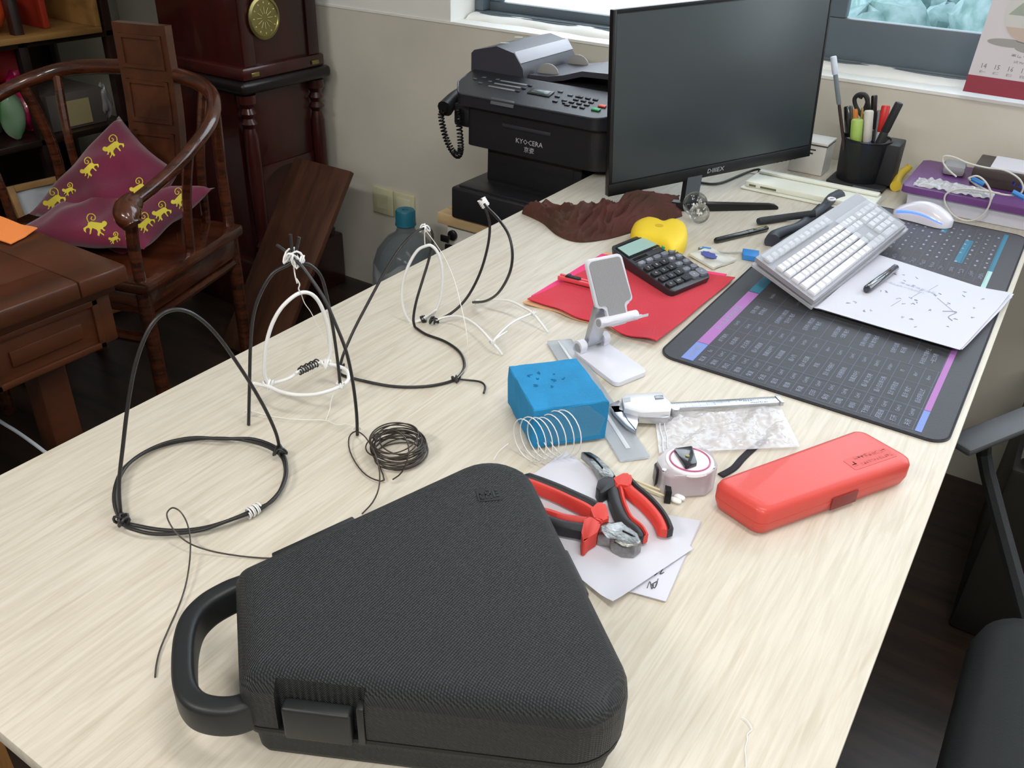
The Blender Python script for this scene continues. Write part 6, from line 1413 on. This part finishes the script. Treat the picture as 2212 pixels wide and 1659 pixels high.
# office chair tucked in at the right of the desk
oc3 = thing('office_chair', (.36, .95, FZ), 'black office chair with a flat grey armrest bar, in shadow right of the desk', 'chair')
m_oc = mat('chair_black', (24, 26, 28), 0.75, bump=('noise', 400, 0.3))
m = M(); sp = rpoly([(.09, .62), (.62, .62), (.62, 1.14), (.09, 1.14)], .09, 6); rings = []
for z_, d in ((-.34, .02), (-.335, .004), (-.30, 0), (-.275, .006), (-.262, .03), (-.258, .09)): rings.append([V((x, y, z_)) for x, y in rpoly(inset([(.09, .62), (.62, .62), (.62, 1.14), (.09, 1.14)], d), max(.09-d, .02), 8)])
loft(m, rings); obj('seat', m, m_oc, oc3, 60)
ga, gb2 = at(2088, 950, -.12), at(2260, 882, -.12); dd = (gb2-ga).normalized(); f = Fr(ga, dd, V((-dd.y, dd.x, 0)))
m = M(); box(m, f, (-.02, .30), (-.022, .022), (-.012, .0), .004); obj('armrest', m, mat('armrest_grey', (74, 76, 80), 0.5), oc3)
m = M(); tube(m, [f(.05, 0, -.012), f(.10, 0, -.10), (.22, 1.0, -.34)], .012, 8, smooth=4); obj('armrest_bracket', m, m_oc, oc3)
m = M(); tube(m, [(.36, .9, -.34), (.36, .9, -.66)], .025, 12); obj('gas_column', m, m_dark, oc3)
for k in range(5):
    a = 2*PI*k/5+.5; e_ = V((.36+.29*math.cos(a), .9+.29*math.sin(a), -.70)); m = M(); tube(m, [(.36, .9, -.66), e_], lambda t: .022-.009*t, 8); obj('base_arm', m, m_dark, oc3)
    m = M(); f2 = Fr(e_+V((-.012, 0, -.020)), (0, 1, 0), Z, (1, 0, 0)); lathe(m, f2, [(.025, 0), (.028, .004), (.028, .02), (.025, .024)], 20); obj('caster', m, m_dark, oc3)
m = M(); box(m, W, (.09, .55), (1.62, 2.1), (FZ, -.34), .01)
bxx = thing('carton_stack', (.3, 1.86, FZ), 'dim brown carton on the floor by the far right end of the desk', 'box'); obj('carton', m, mat('dim_brown', (34, 31, 27), 0.6), bxx)
m = M(); grid(m, lambda u, v: V((.10+.30*u, 1.64+.2*v, -.325+.03*abs(NZ.noise(V((u*6, v*5, 1))))+.02*math.sin(PI*u))), 30, 14, .001)
single('plastic_sleeve', m, mat('glossy_film', (120, 116, 104), 0.12, alpha=.7, coat=.8), 'glossy plastic sleeve on the dim carton right of the desk', 'plastic bag', smooth=60)
# ceiling lamps; the two at the back are added to brighten the window wall
for x, y, l_ in ((0.1, 0.6, 'flat rectangular lamp on the ceiling above the desk'), (0.9, -1.3, 'unseen flat ceiling fill lamp at the back of the room, window side right'), (-1.2, -1.3, 'added flat ceiling fill lamp at the back of the room, shelf side')):
    t = thing('ceiling_lamp_and_fill', (x, y, 1.945), l_, 'lamp')
    obj('housing', bx((x-.62, x+.62), (y-.17, y+.17), (1.95, 1.999), .004), m_white, t)
